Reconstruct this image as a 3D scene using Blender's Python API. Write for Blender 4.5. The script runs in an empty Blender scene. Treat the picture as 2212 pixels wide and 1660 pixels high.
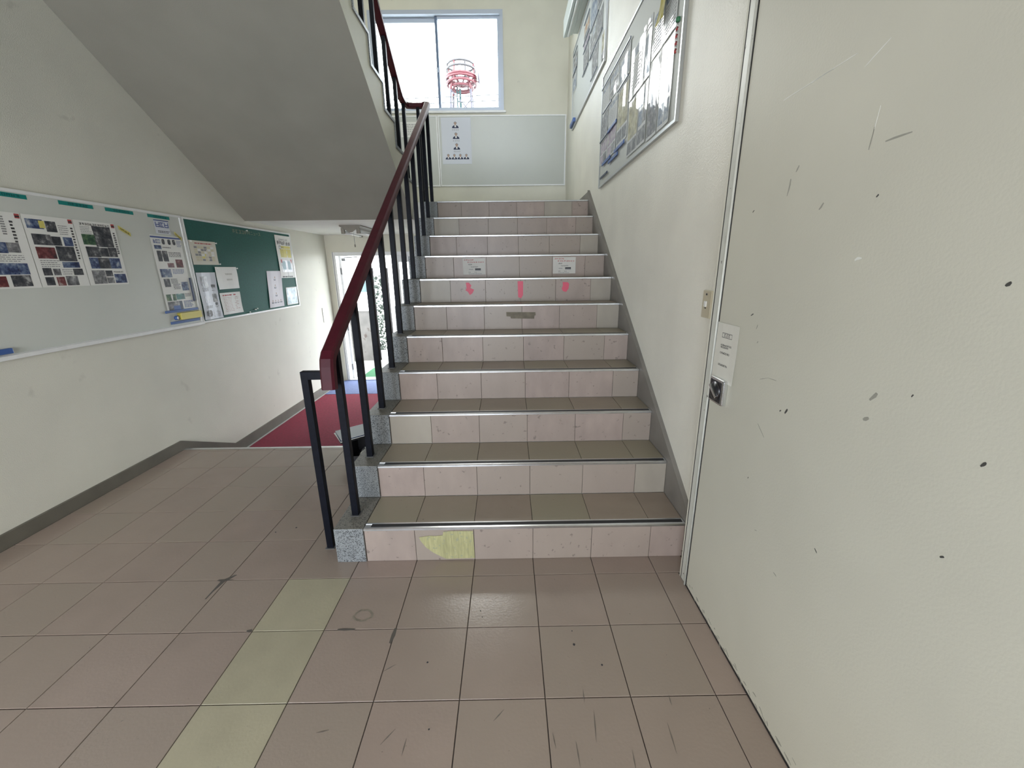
import bpy, bmesh, math, random
from mathutils import Vector, Matrix
random.seed(7)
SC = bpy.context.scene
COL = SC.collection
PI = math.pi

# ------------------------------------------------------------------ camera
cam_d = bpy.data.cameras.new('camera'); cam = bpy.data.objects.new('camera', cam_d); COL.objects.link(cam)
R_ = Vector((0.99987, -0.01130, -0.011415)); U_ = Vector((0.014061, 0.272221, 0.962132)); F_ = Vector((0.007765, 0.962169, -0.272344))
cam.matrix_world = Matrix(((R_.x, U_.x, -F_.x, 0.7501), (R_.y, U_.y, -F_.y, -1.6928), (R_.z, U_.z, -F_.z, 1.4642), (0, 0, 0, 1)))
cam_d.sensor_fit = 'HORIZONTAL'; cam_d.sensor_width = 36.0; cam_d.lens = 883.58 / 2212 * 36.0
cam_d.clip_start = 0.02; cam_d.clip_end = 500
SC.camera = cam

# ------------------------------------------------------------------ sky, light, exposure
W = bpy.data.worlds.new('sky'); SC.world = W; W.use_nodes = True
wn = W.node_tree.nodes; wl = W.node_tree.links; bg = wn['Background']
tc = wn.new('ShaderNodeTexCoord'); nz = wn.new('ShaderNodeTexNoise'); nz.inputs['Scale'].default_value = 2.2; nz.inputs['Detail'].default_value = 5
rp = wn.new('ShaderNodeValToRGB'); rp.color_ramp.elements[0].position = .42; rp.color_ramp.elements[1].position = .60
rp.color_ramp.elements[0].color = (.80, .89, 1, 1); rp.color_ramp.elements[1].color = (1, .975, .93, 1)
wl.new(tc.outputs['Generated'], nz.inputs['Vector']); wl.new(nz.outputs['Fac'], rp.inputs['Fac']); wl.new(rp.outputs['Color'], bg.inputs['Color'])
bg.inputs['Strength'].default_value = 14.0
SC.view_settings.view_transform = 'Standard'; SC.view_settings.look = 'None'; SC.view_settings.gamma = 1.0
SC.view_settings.use_curve_mapping = False
SC.view_settings.exposure = 0.3


def portal(name, loc, rot, sx, sy):     # sampling aid only: daylight portals in the window openings
    l = bpy.data.lights.new(name, 'AREA'); l.shape = 'RECTANGLE'; l.size = sx; l.size_y = sy; l.energy = 1
    l.cycles.is_portal = True
    o = bpy.data.objects.new(name, l); COL.objects.link(o); o.location = loc; o.rotation_euler = rot


portal('window_daylight', (-.2, 5.36, 4.3), (-PI / 2, 0, 0), 1.86, 1.25)
portal('door_daylight', (-1.05, 5.36, .67), (-PI / 2, 0, 0), 1.75, 2.0)
portal('added_upper_window_daylight', (-.3, -3.58, 5.85), (PI / 2, 0, 0), 3.4, 1.2)  # portal of an unseen upper window, added to brighten the landing wall
portal('hall_window_daylight', (-.7, -3.58, 1.3), (PI / 2, 0, 0), 2.8, 1.4)

# ------------------------------------------------------------------ materials
MATS = {}


def M(name, rgb, rough=.5, metal=0., spec=.5, noise=None, bump=None, rand=0., coat=0., speck=None, hue=None, emit=None, stretch=None, alpha=None):
    if name in MATS: return MATS[name]
    m = bpy.data.materials.new(name); m.use_nodes = True; n = m.node_tree.nodes; l = m.node_tree.links
    b = n['Principled BSDF']
    b.inputs['Roughness'].default_value = rough; b.inputs['Metallic'].default_value = metal
    b.inputs['Specular IOR Level'].default_value = spec; b.inputs['Coat Weight'].default_value = coat
    b.inputs['Coat Roughness'].default_value = .08
    pos = n.new('ShaderNodeNewGeometry').outputs['Position']
    if stretch:
        mp = n.new('ShaderNodeMapping'); mp.inputs['Scale'].default_value = stretch; l.new(pos, mp.inputs['Vector']); spos = mp.outputs['Vector']
    else: spos = pos
    cur = n.new('ShaderNodeRGB'); cur.outputs[0].default_value = (*rgb, 1); cur = cur.outputs[0]

    def mult(cur, fac_out, lo, hi):
        mr = n.new('ShaderNodeMapRange'); mr.inputs['To Min'].default_value = lo; mr.inputs['To Max'].default_value = hi
        l.new(fac_out, mr.inputs['Value'])
        mx = n.new('ShaderNodeVectorMath'); mx.operation = 'SCALE'; l.new(cur, mx.inputs[0]); l.new(mr.outputs[0], mx.inputs['Scale'])
        return mx.outputs[0], mr
    if noise:
        sc, amt = noise
        t = n.new('ShaderNodeTexNoise'); t.inputs['Scale'].default_value = sc; t.inputs['Detail'].default_value = 6; l.new(spos, t.inputs['Vector'])
        cur, mr = mult(cur, t.outputs['Fac'], 1 - amt, 1 + amt); mr.inputs['From Min'].default_value = .3; mr.inputs['From Max'].default_value = .7
    if rand:
        oi = n.new('ShaderNodeObjectInfo'); cur, _ = mult(cur, oi.outputs['Random'], 1 - rand, 1 + rand)
    if hue:     # second colour mixed in per object
        oi = n.new('ShaderNodeObjectInfo'); mm = n.new('ShaderNodeMath'); mm.operation = 'MULTIPLY'; mm.inputs[1].default_value = 7.13
        fr = n.new('ShaderNodeMath'); fr.operation = 'FRACT'; l.new(oi.outputs['Random'], mm.inputs[0]); l.new(mm.outputs[0], fr.inputs[0])
        mx = n.new('ShaderNodeMix'); mx.data_type = 'RGBA'; l.new(fr.outputs[0], mx.inputs['Factor']); l.new(cur, mx.inputs[6]); mx.inputs[7].default_value = (*hue, 1); cur = mx.outputs[2]
    if speck:   # (scale, threshold, colour): darker or lighter flecks
        t = n.new('ShaderNodeTexNoise'); t.inputs['Scale'].default_value = speck[0]; t.inputs['Detail'].default_value = 3; l.new(pos, t.inputs['Vector'])
        r = n.new('ShaderNodeValToRGB'); r.color_ramp.elements[0].position = speck[1]; r.color_ramp.elements[1].position = speck[1] + .05
        l.new(t.outputs['Fac'], r.inputs['Fac'])
        mx = n.new('ShaderNodeMix'); mx.data_type = 'RGBA'; l.new(r.outputs['Color'], mx.inputs['Factor']); l.new(cur, mx.inputs[6]); mx.inputs[7].default_value = (*speck[2], 1); cur = mx.outputs[2]
    l.new(cur, b.inputs['Base Color'])
    if bump:
        sc, st = bump
        t = n.new('ShaderNodeTexNoise'); t.inputs['Scale'].default_value = sc; t.inputs['Detail'].default_value = 4; l.new(spos, t.inputs['Vector'])
        bp = n.new('ShaderNodeBump'); bp.inputs['Strength'].default_value = st; bp.inputs['Distance'].default_value = .004
        l.new(t.outputs['Fac'], bp.inputs['Height']); l.new(bp.outputs['Normal'], b.inputs['Normal'])
    if emit:
        b.inputs['Emission Color'].default_value = (*rgb, 1); b.inputs['Emission Strength'].default_value = emit
    MATS[name] = m
    return m


def photo(name, cols, scale=22, coat=.0, rough=.35):
    """printed picture: cloudy dark/light blotches"""
    if name in MATS: return MATS[name]
    m = bpy.data.materials.new(name); m.use_nodes = True; n = m.node_tree.nodes; l = m.node_tree.links; b = n['Principled BSDF']
    b.inputs['Roughness'].default_value = rough; b.inputs['Coat Weight'].default_value = coat; b.inputs['Coat Roughness'].default_value = .05
    pos = n.new('ShaderNodeNewGeometry').outputs['Position']
    t = n.new('ShaderNodeTexNoise'); t.inputs['Scale'].default_value = scale; t.inputs['Detail'].default_value = 6; t.inputs['Roughness'].default_value = .65; l.new(pos, t.inputs['Vector'])
    r = n.new('ShaderNodeValToRGB'); cr = r.color_ramp
    k = len(cols)
    for i, c in enumerate(cols):
        p = .34 + .34 * i / max(1, k - 1)
        e = cr.elements[i] if i < 2 else cr.elements.new(p)
        e.position = p; e.color = (*c, 1)
    l.new(t.outputs['Fac'], r.inputs['Fac']); l.new(r.outputs['Color'], b.inputs['Base Color'])
    MATS[name] = m
    return m


m_wall = M('wall_paint', (.68, .665, .565), .62, noise=(2.2, .05), bump=(260, .25), speck=(9, .74, (.52, .52, .47)))
m_wallL = M('wall_paint_left', (.69, .68, .60), .7, noise=(1.6, .06), bump=(200, .5), speck=(5, .70, (.60, .59, .52)))
m_wallR = M('wall_paint_glossy', (.80, .78, .69), .42, noise=(2.5, .05), bump=(150, .7))
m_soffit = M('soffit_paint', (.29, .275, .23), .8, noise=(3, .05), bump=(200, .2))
m_ceil = M('ceiling_paint', (.78, .77, .72), .8, noise=(4, .04), bump=(200, .2))
m_door = M('door_paint', (.55, .54, .455), .5, spec=.35, noise=(1.8, .05), bump=(140, .12), speck=(34, .80, (.36, .36, .32)))
m_frame = M('door_frame_paint', (.60, .61, .55), .4, noise=(20, .05), speck=(45, .68, (.10, .09, .08)))
m_dark = M('dark_gap_and_shadow', (.02, .02, .02), .8)
m_grout = M('grout', (.055, .045, .04), .9)
m_tile = M('vinyl_tile', (.335, .262, .222), .21, spec=.6, noise=(5, .06), rand=.04, hue=(.318, .262, .215), bump=(90, .12), speck=(70, .72, (.20, .165, .14)))
m_tile2 = M('cream_vinyl_tile', (.40, .365, .26), .36, noise=(6, .07), rand=.05, bump=(90, .12), speck=(60, .70, (.33, .31, .24)))
m_riser = M('riser_tile', (.36, .285, .25), .38, noise=(11, .12), rand=.07, hue=(.34, .285, .24), bump=(90, .12), speck=(38, .66, (.22, .18, .16)), stretch=(1, 1, .45))
m_riser2 = M('greenish_riser_tile', (.365, .325, .27), .38, noise=(9, .07), rand=.05, bump=(90, .12), stretch=(1, 1, .45))
m_tread = M('tread_tile', (.32, .255, .205), .36, noise=(8, .07), rand=.08, hue=(.31, .275, .20), bump=(90, .12), speck=(60, .71, (.2, .165, .14)))
m_terr = M('terrazzo', (.21, .20, .175), .45, noise=(9, .12), speck=(160, .54, (.07, .068, .06)))
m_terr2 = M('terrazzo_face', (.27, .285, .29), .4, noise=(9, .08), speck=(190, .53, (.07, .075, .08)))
m_conc = M('concrete', (.42, .41, .38), .85, noise=(5, .1), bump=(60, .4))
m_base = M('grey_baseboard', (.135, .125, .10), .55, noise=(7, .12), bump=(60, .15))
m_skirt = M('stair_skirting_paint', (.20, .185, .165), .5, noise=(6, .12))
m_alu = M('aluminium', (.72, .73, .74), .28, 1.0, noise=(30, .06))
m_aluw = M('white_aluminium', (.82, .83, .83), .35, .0, noise=(20, .03))
m_alub = M('anodised_frame', (.45, .50, .58), .4, .2)
m_afr = M('grey_aluminium', (.50, .52, .53), .32, .6)
m_alud = M('dark_anodised_stile', (.12, .17, .26), .4, .2)
m_rubber = M('black_rubber', (.018, .018, .020), .55)
m_post = M('navy_black_paint', (.004, .005, .010), .45, spec=.15, noise=(40, .25))
m_rail = M('burgundy_vinyl', (.062, .007, .014), .45, spec=.22, noise=(12, .15))
m_white = M('white_plastic', (.75, .75, .72), .35)
m_beige = M('beige_plastic', (.52, .47, .34), .4)
m_chrome = M('chrome', (.75, .76, .77), .18, 1.0)
m_black = M('black_plastic', (.015, .015, .017), .35)
m_wb = M('whiteboard_face', (.62, .64, .60), .35, noise=(2, .03))
m_wb3 = M('poster_board_face', (.52, .54, .51), .6, noise=(2, .03))
m_wb2 = M('landing_board_face', (.50, .52, .48), .3, noise=(2, .03))
m_green = M('green_felt_board', (.010, .105, .085), .75, noise=(60, .12))
m_paper = M('paper', (.80, .80, .77), .6, noise=(7, .02))
m_paperG = M('laminated_paper', (.56, .58, .58), .65, noise=(7, .02), coat=.6)
m_paperB = M('bluish_paper', (.68, .71, .78), .5)
m_paperY = M('yellow_paper', (.70, .62, .16), .55)
m_paperY2 = M('dark_yellow_paper', (.42, .36, .06), .5)
m_cream = M('cream_paper', (.62, .58, .42), .6)
m_ink = M('black_ink', (.03, .03, .035), .6)
m_inkg = M('grey_ink', (.24, .24, .25), .6)
m_inkr = M('red_ink', (.42, .06, .06), .6)
m_inkb = M('blue_ink', (.06, .10, .30), .6)
m_teal = M('teal_label', (.0, .23, .21), .45)
m_tealD = M('dark_teal_ink', (.0, .07, .075), .5)
m_blue = M('blue_plastic', (.05, .12, .36), .35)
m_blueD = M('dark_blue_plastic', (.018, .035, .085), .35)
m_pink = M('pink_tape', (.68, .10, .16), .5)
m_stain = M('tape_residue', (.15, .125, .085), .6, noise=(30, .2))
m_yel = M('yellow_vinyl_patch', (.41, .39, .20), .5, noise=(14, .2), speck=(60, .6, (.33, .335, .22)), stretch=(9, 1, 1))
m_chalk = M('faded_lettering', (.20, .26, .19), .7)
m_red = M('red_carpet', (.25, .008, .036), .9, noise=(40, .18), bump=(500, .9))
m_bluec = M('blue_carpet', (.17, .22, .42), .9, noise=(40, .12), bump=(500, .9))
m_gfloor = M('entrance_floor', (.50, .50, .48), .5, noise=(12, .08))
m_gmat = M('green_turf', (.003, .085, .025), .9, bump=(400, .9))
m_ext = M('exterior_white_wall', (.72, .73, .72), .8, noise=(3, .06))
m_extc = M('stained_concrete', (.095, .092, .088), .85, noise=(5, .2), speck=(6, .58, (.05, .038, .034)), bump=(40, .4))
m_ground = M('outside_paving', (.20, .20, .19), .8, noise=(3, .1))
m_tred = M('tower_red_paint', (.055, .0015, .006), .5)
m_twh = M('tower_grey_paint', (.018, .016, .018), .5)
m_ttl = M('tower_teal_ladder', (.004, .026, .028), .5)
m_dish = M('dish_white', (.040, .038, .052), .5)
m_wire = M('cable_black', (.02, .022, .024), .6)
m_plant = M('climber_leaf', (.03, .045, .035), .7)
m_tube = M('fluorescent_tube', (.80, .82, .80), .25)
m_fix = M('lamp_housing_grey', (.24, .215, .175), .45, noise=(10, .08))
m_fixw = M('lamp_reflector_white', (.70, .76, .74), .35)
m_olive = M('olive_cloth', (.12, .12, .035), .8)
P_dark = photo('photo_dark', [(.012, .014, .022), (.035, .04, .05), (.10, .10, .11), (.42, .42, .42)])
P_blue = photo('photo_blue', [(.01, .014, .05), (.03, .05, .14), (.14, .19, .30), (.5, .52, .56)])
P_red = photo('photo_red', [(.02, .015, .02), (.12, .02, .025), (.20, .06, .06), (.4, .35, .33)])
P_green = photo('photo_green', [(.015, .03, .02), (.03, .09, .05), (.12, .20, .10), (.40, .42, .30)])
P_grey = photo('photo_grey', [(.05, .05, .055), (.14, .14, .15), (.28, .28, .29), (.55, .55, .54)])
P_tealp = photo('photo_teal', [(.0, .05, .05), (.0, .12, .11), (.02, .18, .16), (.45, .55, .5)])
G_dark = photo('glossy_photo_dark', [(.02, .024, .035), (.06, .066, .08), (.17, .17, .185), (.45, .45, .45)], 26, .55, .65)
G_blue = photo('glossy_photo_blue', [(.04, .06, .12), (.13, .18, .27), (.32, .37, .43), (.55, .58, .6)], 20, .55, .65)
G_lil = photo('glossy_photo_lilac', [(.09, .05, .10), (.24, .16, .24), (.36, .31, .37), (.5, .46, .38)], 20, .55, .65)
G_yel = photo('glossy_photo_yellow', [(.10, .09, .05), (.28, .25, .11), (.44, .41, .23), (.56, .54, .42)], 20, .55, .65)
G_or = photo('glossy_photo_orange', [(.25, .08, .03), (.5, .25, .08), (.5, .4, .3), (.6, .58, .5)], 16, .55, .65)


# ------------------------------------------------------------------ helpers
class B:
    """collects shapes with material slots; build() links them as ONE mesh object"""
    def __init__(s): s.v = []; s.f = []; s.mi = []; s.mats = []; s.sm = []

    def slot(s, m):
        if m not in s.mats: s.mats.append(m)
        return s.mats.index(m)

    def add(s, vs, fs, m, smooth=False):
        o = len(s.v); s.v += [tuple(x) for x in vs]; k = s.slot(m)
        for f in fs: s.f.append([o + i for i in f]); s.mi.append(k); s.sm.append(smooth)
        return s

    def box(s, x0, x1, y0, y1, z0, z1, m, bev=0):
        if bev:
            bm = bmesh.new(); bmesh.ops.create_cube(bm, size=1)
            for v in bm.verts: v.co = ((x0 + x1) / 2 + v.co.x * (x1 - x0), (y0 + y1) / 2 + v.co.y * (y1 - y0), (z0 + z1) / 2 + v.co.z * (z1 - z0))
            bmesh.ops.bevel(bm, geom=bm.edges[:], offset=bev, segments=2, profile=.5, affect='EDGES')
            bm.verts.index_update()
            s.add([v.co[:] for v in bm.verts], [[v.index for v in f.verts] for f in bm.faces], m); bm.free(); return s
        vs = [(x, y, z) for z in (z0, z1) for y in (y0, y1) for x in (x0, x1)]
        return s.add(vs, [(0, 2, 3, 1), (4, 5, 7, 6), (0, 1, 5, 4), (2, 6, 7, 3), (0, 4, 6, 2), (1, 3, 7, 5)], m)

    def prism(s, poly, axis, a0, a1, m):
        """polygon of 2-tuples extruded along axis 'x' (poly in y,z) or 'y' (poly in x,z)"""
        P = (lambda a, p: (a, p[0], p[1])) if axis == 'x' else ((lambda a, p: (p[0], a, p[1])) if axis == 'y' else (lambda a, p: (p[0], p[1], a)))
        n = len(poly); vs = [P(a0, p) for p in poly] + [P(a1, p) for p in poly]
        fs = [list(range(n))[::-1], list(range(n, 2 * n))] + [(i, (i + 1) % n, n + (i + 1) % n, n + i) for i in range(n)]
        return s.add(vs, fs, m)

    def tube(s, path, r, m, seg=8, close=False):
        """round tube along a polyline"""
        path = [Vector(p) for p in path]; n = len(path); rings = []
        for i, p in enumerate(path):
            if close: t = path[(i + 1) % n] - path[i - 1]
            else: t = path[min(i + 1, n - 1)] - path[max(i - 1, 0)]
            t.normalize(); a = Vector((0, 0, 1)) if abs(t.z) < .9 else Vector((1, 0, 0))
            e1 = t.cross(a).normalized(); e2 = t.cross(e1)
            rings.append([p + (e1 * math.cos(2 * PI * k / seg) + e2 * math.sin(2 * PI * k / seg)) * r for k in range(seg)])
        vs = [q for rg in rings for q in rg]; fs = []
        for i in range(n if close else n - 1):
            j = (i + 1) % n
            for k in range(seg): fs.append((i * seg + k, i * seg + (k + 1) % seg, j * seg + (k + 1) % seg, j * seg + k))
        if not close: fs += [list(range(seg))[::-1], [(n - 1) * seg + k for k in range(seg)]]
        return s.add(vs, fs, m, True)

    def sweep(s, path, prof, m):
        """rectangular-ish profile (side, up) swept along a path, kept upright; mitred"""
        path = [Vector(p) for p in path]; n = len(path); rings = []
        side = None
        for i, p in enumerate(path):
            d0 = (path[i] - path[i - 1]).normalized() if i else None
            d1 = (path[i + 1] - path[i]).normalized() if i < n - 1 else None
            t = ((d0 or d1) + (d1 or d0)).normalized()
            h = Vector((t.y, -t.x, 0))
            if h.length > .12: side = h.normalized()
            elif side is None: side = Vector((1, 0, 0))
            sd = (side - t * side.dot(t)).normalized(); up = sd.cross(t).normalized()
            c = (d0 or d1).dot(t); k = 1 / max(.6, c)
            rings.append([p + sd * a + up * (b * k) for a, b in prof])
        q = len(prof); vs = [v for r in rings for v in r]; fs = []
        for i in range(n - 1):
            for k in range(q): fs.append((i * q + k, i * q + (k + 1) % q, (i + 1) * q + (k + 1) % q, (i + 1) * q + k))
        fs += [list(range(q))[::-1], [(n - 1) * q + k for k in range(q)]]
        return s.add(vs, fs, m)

    def disc(s, c, n, r, h, m, seg=16):
        c = Vector(c); n = Vector(n).normalized()
        return s.tube([c, c + n * h], r, m, seg)

    def build(s, name, parent=None, kind=None, label=None, cat=None, group=None, smooth=False):
        me = bpy.data.meshes.new(name); me.from_pydata(s.v, [], s.f)
        for m in s.mats: me.materials.append(m)
        for i, p in enumerate(me.polygons): p.material_index = s.mi[i]; p.use_smooth = s.sm[i] or smooth
        bm = bmesh.new(); bm.from_mesh(me); bmesh.ops.recalc_face_normals(bm, faces=bm.faces); bm.to_mesh(me); bm.free()
        o = bpy.data.objects.new(name, me); COL.objects.link(o)
        if parent: o.parent = parent
        tag(o, label, cat, group, kind)
        return o


def tag(o, label=None, cat=None, group=None, kind=None):
    if label: o['label'] = label
    if cat: o['category'] = cat
    if group: o['group'] = group
    if kind: o['kind'] = kind
    return o


def thing(name, label, cat, group=None, kind=None):
    o = bpy.data.objects.new(name, None); COL.objects.link(o); o.empty_display_size = .1
    return tag(o, label, cat, group, kind)


def inst(src, parent, loc, name=None):
    c = src.copy(); COL.objects.link(c); c.parent = parent; c.location = loc
    return c


# dimensions
XL, XR, XD = -2.06, 1.67, 1.58          # left wall, stair wall, front right wall (with the steel door)
YB = 5.2                                 # landing back wall
T = .303; GX = -.0458                    # floor tile grid
RI, TR, Y0, NS = .1975, .3023, .118, 11  # risers, treads
XS0, XS1 = 0., 1.645                     # tiled width of the flight
ZL = RI * NS                             # landing height 2.1725
XF = -.26                                # face of the upper flight
YU, TU = 3.165, .305                     # first riser of the upper flight
ZC = 1.985                               # underside of the landing
ZG = -.33                                # entrance floor

# ------------------------------------------------------------------ setting
b = B()
b.box(-5.1, 1.75, -5.1, 1.575, -.32, -.004, m_grout)
floor = b.build('floor', kind='structure')
# hall floor further back than the tiles in view
B().box(-5.1, XD, -5.1, -1.515 - .0015, -.004, 0, M('hall_floor', (.29, .25, .21), .36, noise=(3, .08))).build('floor_covering', floor)
B().box(-5.1, GX - 7 * T - .0015, -1.515, -.4, -.004, 0, MATS['hall_floor']).build('floor_covering', floor)
GAP = .0016
tile_mesh = {}


def tile_obj(name, x0, x1, y0, y1, parent, m):
    key = (round(x1 - x0, 4), round(y1 - y0, 4), m.name)
    if key not in tile_mesh:
        w, d = x1 - x0, y1 - y0; e = .0012
        bb = B(); vs = [(0, 0, -.004), (w, 0, -.004), (w, d, -.004), (0, d, -.004), (e, e, 0), (w - e, e, 0), (w - e, d - e, 0), (e, d - e, 0), (0, 0, -e), (w, 0, -e), (w, d, -e), (0, d, -e)]
        bb.add(vs, [(4, 5, 6, 7), (8, 9, 5, 4), (9, 10, 6, 5), (10, 11, 7, 6), (11, 8, 4, 7), (0, 1, 9, 8), (1, 2, 10, 9), (2, 3, 11, 10), (3, 0, 8, 11)], m)
        o = bb.build(name, parent); tile_mesh[key] = o
    else: o = inst(tile_mesh[key], parent, (0, 0, 0))
    o.location = (x0, y0, 0)
    return o


for r in range(-5, 6):
    ya, yb = r * T, min((r + 1) * T, 1.56)
    for c in range(-7, 6):
        xa, xb = GX + c * T, GX + (c + 1) * T
        xlo = XL + .02 if ya > -.5 else -9
        xa2 = max(xa, xlo); xb2 = min(xb, XD if yb <= 0 else XR - .03)
        if ya >= Y0 and xa2 > -.153: continue
        yb2 = yb
        if ya < Y0 < yb and xa2 > -.16: yb2 = Y0 + .02
        if ya >= Y0: xb2 = min(xb2, -.153 + (.02 if xa2 < -.153 else 0))
        if xb2 - xa2 < .01 or yb2 - ya < .01: continue
        cream = (c == -1 and r < 0)
        tile_obj('floor_tile', xa2 + GAP, xb2 - GAP, ya + GAP, yb2 - GAP, floor, m_tile2 if cream else m_tile)


def blob(cx, cy, pts, z, m, name, parent, axis='z', lbl=None):
    """small irregular flat patch"""
    bb = B(); n = len(pts)
    if axis == 'z': bb.prism([(cx + p, cy + q_) for p, q_ in pts], 'z', z, z + .0008, m)
    elif axis == 'x': bb.prism([(cx + p, cy + q_) for p, q_ in pts], 'x', z, z - .0008, m)
    return bb.build(name, parent, label=lbl)


m_fill = M('grout_filler', (.10, .088, .075), .7)
blob(-.665, 0, [(-.03, .004), (-.005, .006), (.03, .035), (.04, .034), (.02, .004), (.045, .002), (.01, -.006), (.004, -.03), (-.004, -.075), (-.006, -.12), (-.012, -.12), (-.012, -.05), (-.012, -.01), (-.035, -.003)], 0, m_fill, 'grout_patch', floor, lbl='dark filler along a cracked joint')
blob(.255, -.33, [(-.004, .03), (.006, .028), (.008, -.005), (0, -.045), (-.008, -.04), (-.008, 0)], 0, m_fill, 'grout_patch', floor)
blob(.041, -.302, [(-.03, .003), (0, .006), (.045, .003), (.04, -.003), (0, -.006), (-.03, -.003)], 0, m_fill, 'grout_patch', floor)
blob(-.362, -.30, [(-.012, .003), (.006, .009), (.012, 0), (.004, -.008), (-.01, -.004)], 0, m_fill, 'grout_patch', floor)
for (sx, sy, sr) in [(.998, -.394, .0065), (1.091, -.484, .0045), (.61, -.216, .003), (.42, -.46, .004), (.47, -.70, .003), (1.0, -.33, .003), (.62, -.25, .0025), (-.52, .42, .006), (-.62, .38, .005)]:
    blob(sx, sy, [(sr * math.cos(a) * random.uniform(.7, 1.1), sr * math.sin(a) * random.uniform(.7, 1.1)) for a in [k * PI / 4 for k in range(8)]], 0, m_ink, 'dark_speck', floor)
# ring stain on a tile
bb = B(); ro = []; rin = []
for k in range(28):
    a = 2 * PI * k / 28; w = random.uniform(.9, 1.1)
    ro.append((.095 + .043 * w * math.cos(a), -.229 + .034 * w * math.sin(a), .0005)); rin.append((.095 + .033 * w * math.cos(a), -.229 + .025 * w * math.sin(a), .0005))
bb.add(ro + rin, [(k, (k + 1) % 28, 28 + (k + 1) % 28, 28 + k) for k in range(28)], M('ring_stain', (.22, .19, .145), .5, noise=(60, .2))).build('ring_stain', floor)
m_scuff = M('floor_scuff', (.15, .125, .105), .5)
for (sx, sy, L, a) in [(.40, -.75, .05, 1.5), (1.02, -.70, .10, 1.45), (1.0, -.60, .05, 1.5), (1.26, -.74, .09, 1.52), (.95, -.78, .07, 1.6), (.34, -.72, .06, .9), (.28, -.48, .05, .6), (.12, -.70, .04, .2), (.70, -.66, .05, .8), (1.30, -.62, .04, 1.5), (.88, -.74, .05, 1.7), (1.12, -.8, .06, 1.5)]:
    dx, dy = math.cos(a) * L / 2, math.sin(a) * L / 2; nx, ny = -math.sin(a) * .002, math.cos(a) * .002
    blob(sx, sy, [(-dx, -dy), (nx, ny), (dx, dy), (-nx, -ny)], 0, m_scuff, 'scuff_mark', floor)

# steel edging of the raised floor, entrance floor with one step
B().box(XL + .02, -.153, 1.552, 1.582, -.02, .003, m_alu).box(XL + .02, -.153, 1.576, 1.582, -.05, .0, m_alu).build('trim_1', kind='structure')
b = B(); b.box(XL, XR, 1.575, YB, -.5, ZG, m_gfloor).box(XL, XR, 1.575, 1.885, ZG, ZG / 2, m_gfloor)
b.build('floor_entrance', kind='structure')

# walls
B().box(XL - .15, XL, -.4, YB + .2, -.5, 6.9, m_wallL).build('wall_left', kind='structure')
B().box(XR, XR + .2, -.014, YB + .2, -.5, 6.9, m_wallR).build('wall_right', kind='structure')
b = B(); DY0, DY1, DZ = -.086, -1.32, 2.62
b.box(XD, XR + .2, -.026, -.014, -.3, 6.9, m_wall).box(XD + .02, XR + .2, -5.1, -.024, -.3, 6.9, m_wall)
b.box(XD, XD + .02, -5.1, DY1 - .06, 0, 6.9, m_wall).box(XD, XD + .02, DY1 - .06, -.024, DZ + .06, 6.9, m_wall)
b.build('wall_front_right', kind='structure')
b = B()
WX0, WX1, WZ0, WZ1 = -1.15, .735, 3.70, 4.93
b.box(XL, WX0, YB, YB + .2, ZC, 6.9, m_wall).box(WX1, XR, YB, YB + .2, ZC, 6.9, m_wall)
b.box(WX0, WX1, YB, YB + .2, ZC, WZ0, m_wall).box(WX0, WX1, YB, YB + .2, WZ1, 6.9, m_wall)
EX0, EX1, EZ = -1.97, -.16, 1.735
b.box(XL, EX0, 5.0, YB + .2, -.5, ZC, m_wall).box(EX1, XR, 5.0, YB + .2, -.5, ZC, m_wall)
b.box(EX0, EX1, 5.0, YB + .2, EZ, ZC, m_wall).box(EX0, EX1, 5.0, 5.15, -.5, ZG, m_gfloor).box(EX0, EX1, 5.15, YB + .2, -.5, -.42, m_gfloor)
b.build('wall_back', kind='structure')
m_hall = M('unseen_hall_dark', (.24, .19, .14), .6, noise=(3, .1))  # invented dark finish for the unseen hall, so its walls bounce less light
# hall behind the camera, with its row of windows
b = B()
b.box(-5.1, -4.95, -5.1, .0, -.3, 6.9, m_hall).box(-4.95, XL - .15, -.4, -.25, -.3, 6.9, m_hall)
b.build('wall_hall_left', kind='structure')
b = B()
HX0, HX1, HZ0, HZ1 = -2.1, .7, .6, 2.0
b.box(-4.95, XD + .02, -3.75, -3.6, -.3, HZ0, m_hall).box(-4.95, XD + .02, -3.75, -3.6, HZ1, 5.25, m_hall)
b.box(-4.95, XD + .02, -3.75, -3.6, 6.45, 6.9, m_hall).box(-4.95, -2.0, -3.75, -3.6, 5.25, 6.45, m_hall).box(1.4, XD + .02, -3.75, -3.6, 5.25, 6.45, m_hall)  # leaves the opening of the added upper window
b.box(-4.95, HX0, -3.75, -3.6, HZ0, HZ1, m_hall).box(HX1, XD + .02, -3.75, -3.6, HZ0, HZ1, m_hall)
b.build('wall_hall_rear', kind='structure')
for i in range(2):
    xa = HX0 + i * 1.4
    b = B(); f_ = .04
    b.box(xa, xa + f_, -3.7, -3.64, HZ0, HZ1, m_alub).box(xa + 1.4 - f_, xa + 1.4, -3.7, -3.64, HZ0, HZ1, m_alub).box(xa + f_, xa + 1.4 - f_, -3.7, -3.64, HZ0, HZ0 + f_, m_alub).box(xa + f_, xa + 1.4 - f_, -3.7, -3.64, HZ1 - f_, HZ1, m_alub)
    b.build('window_%d' % (i + 2), kind='structure')
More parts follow.
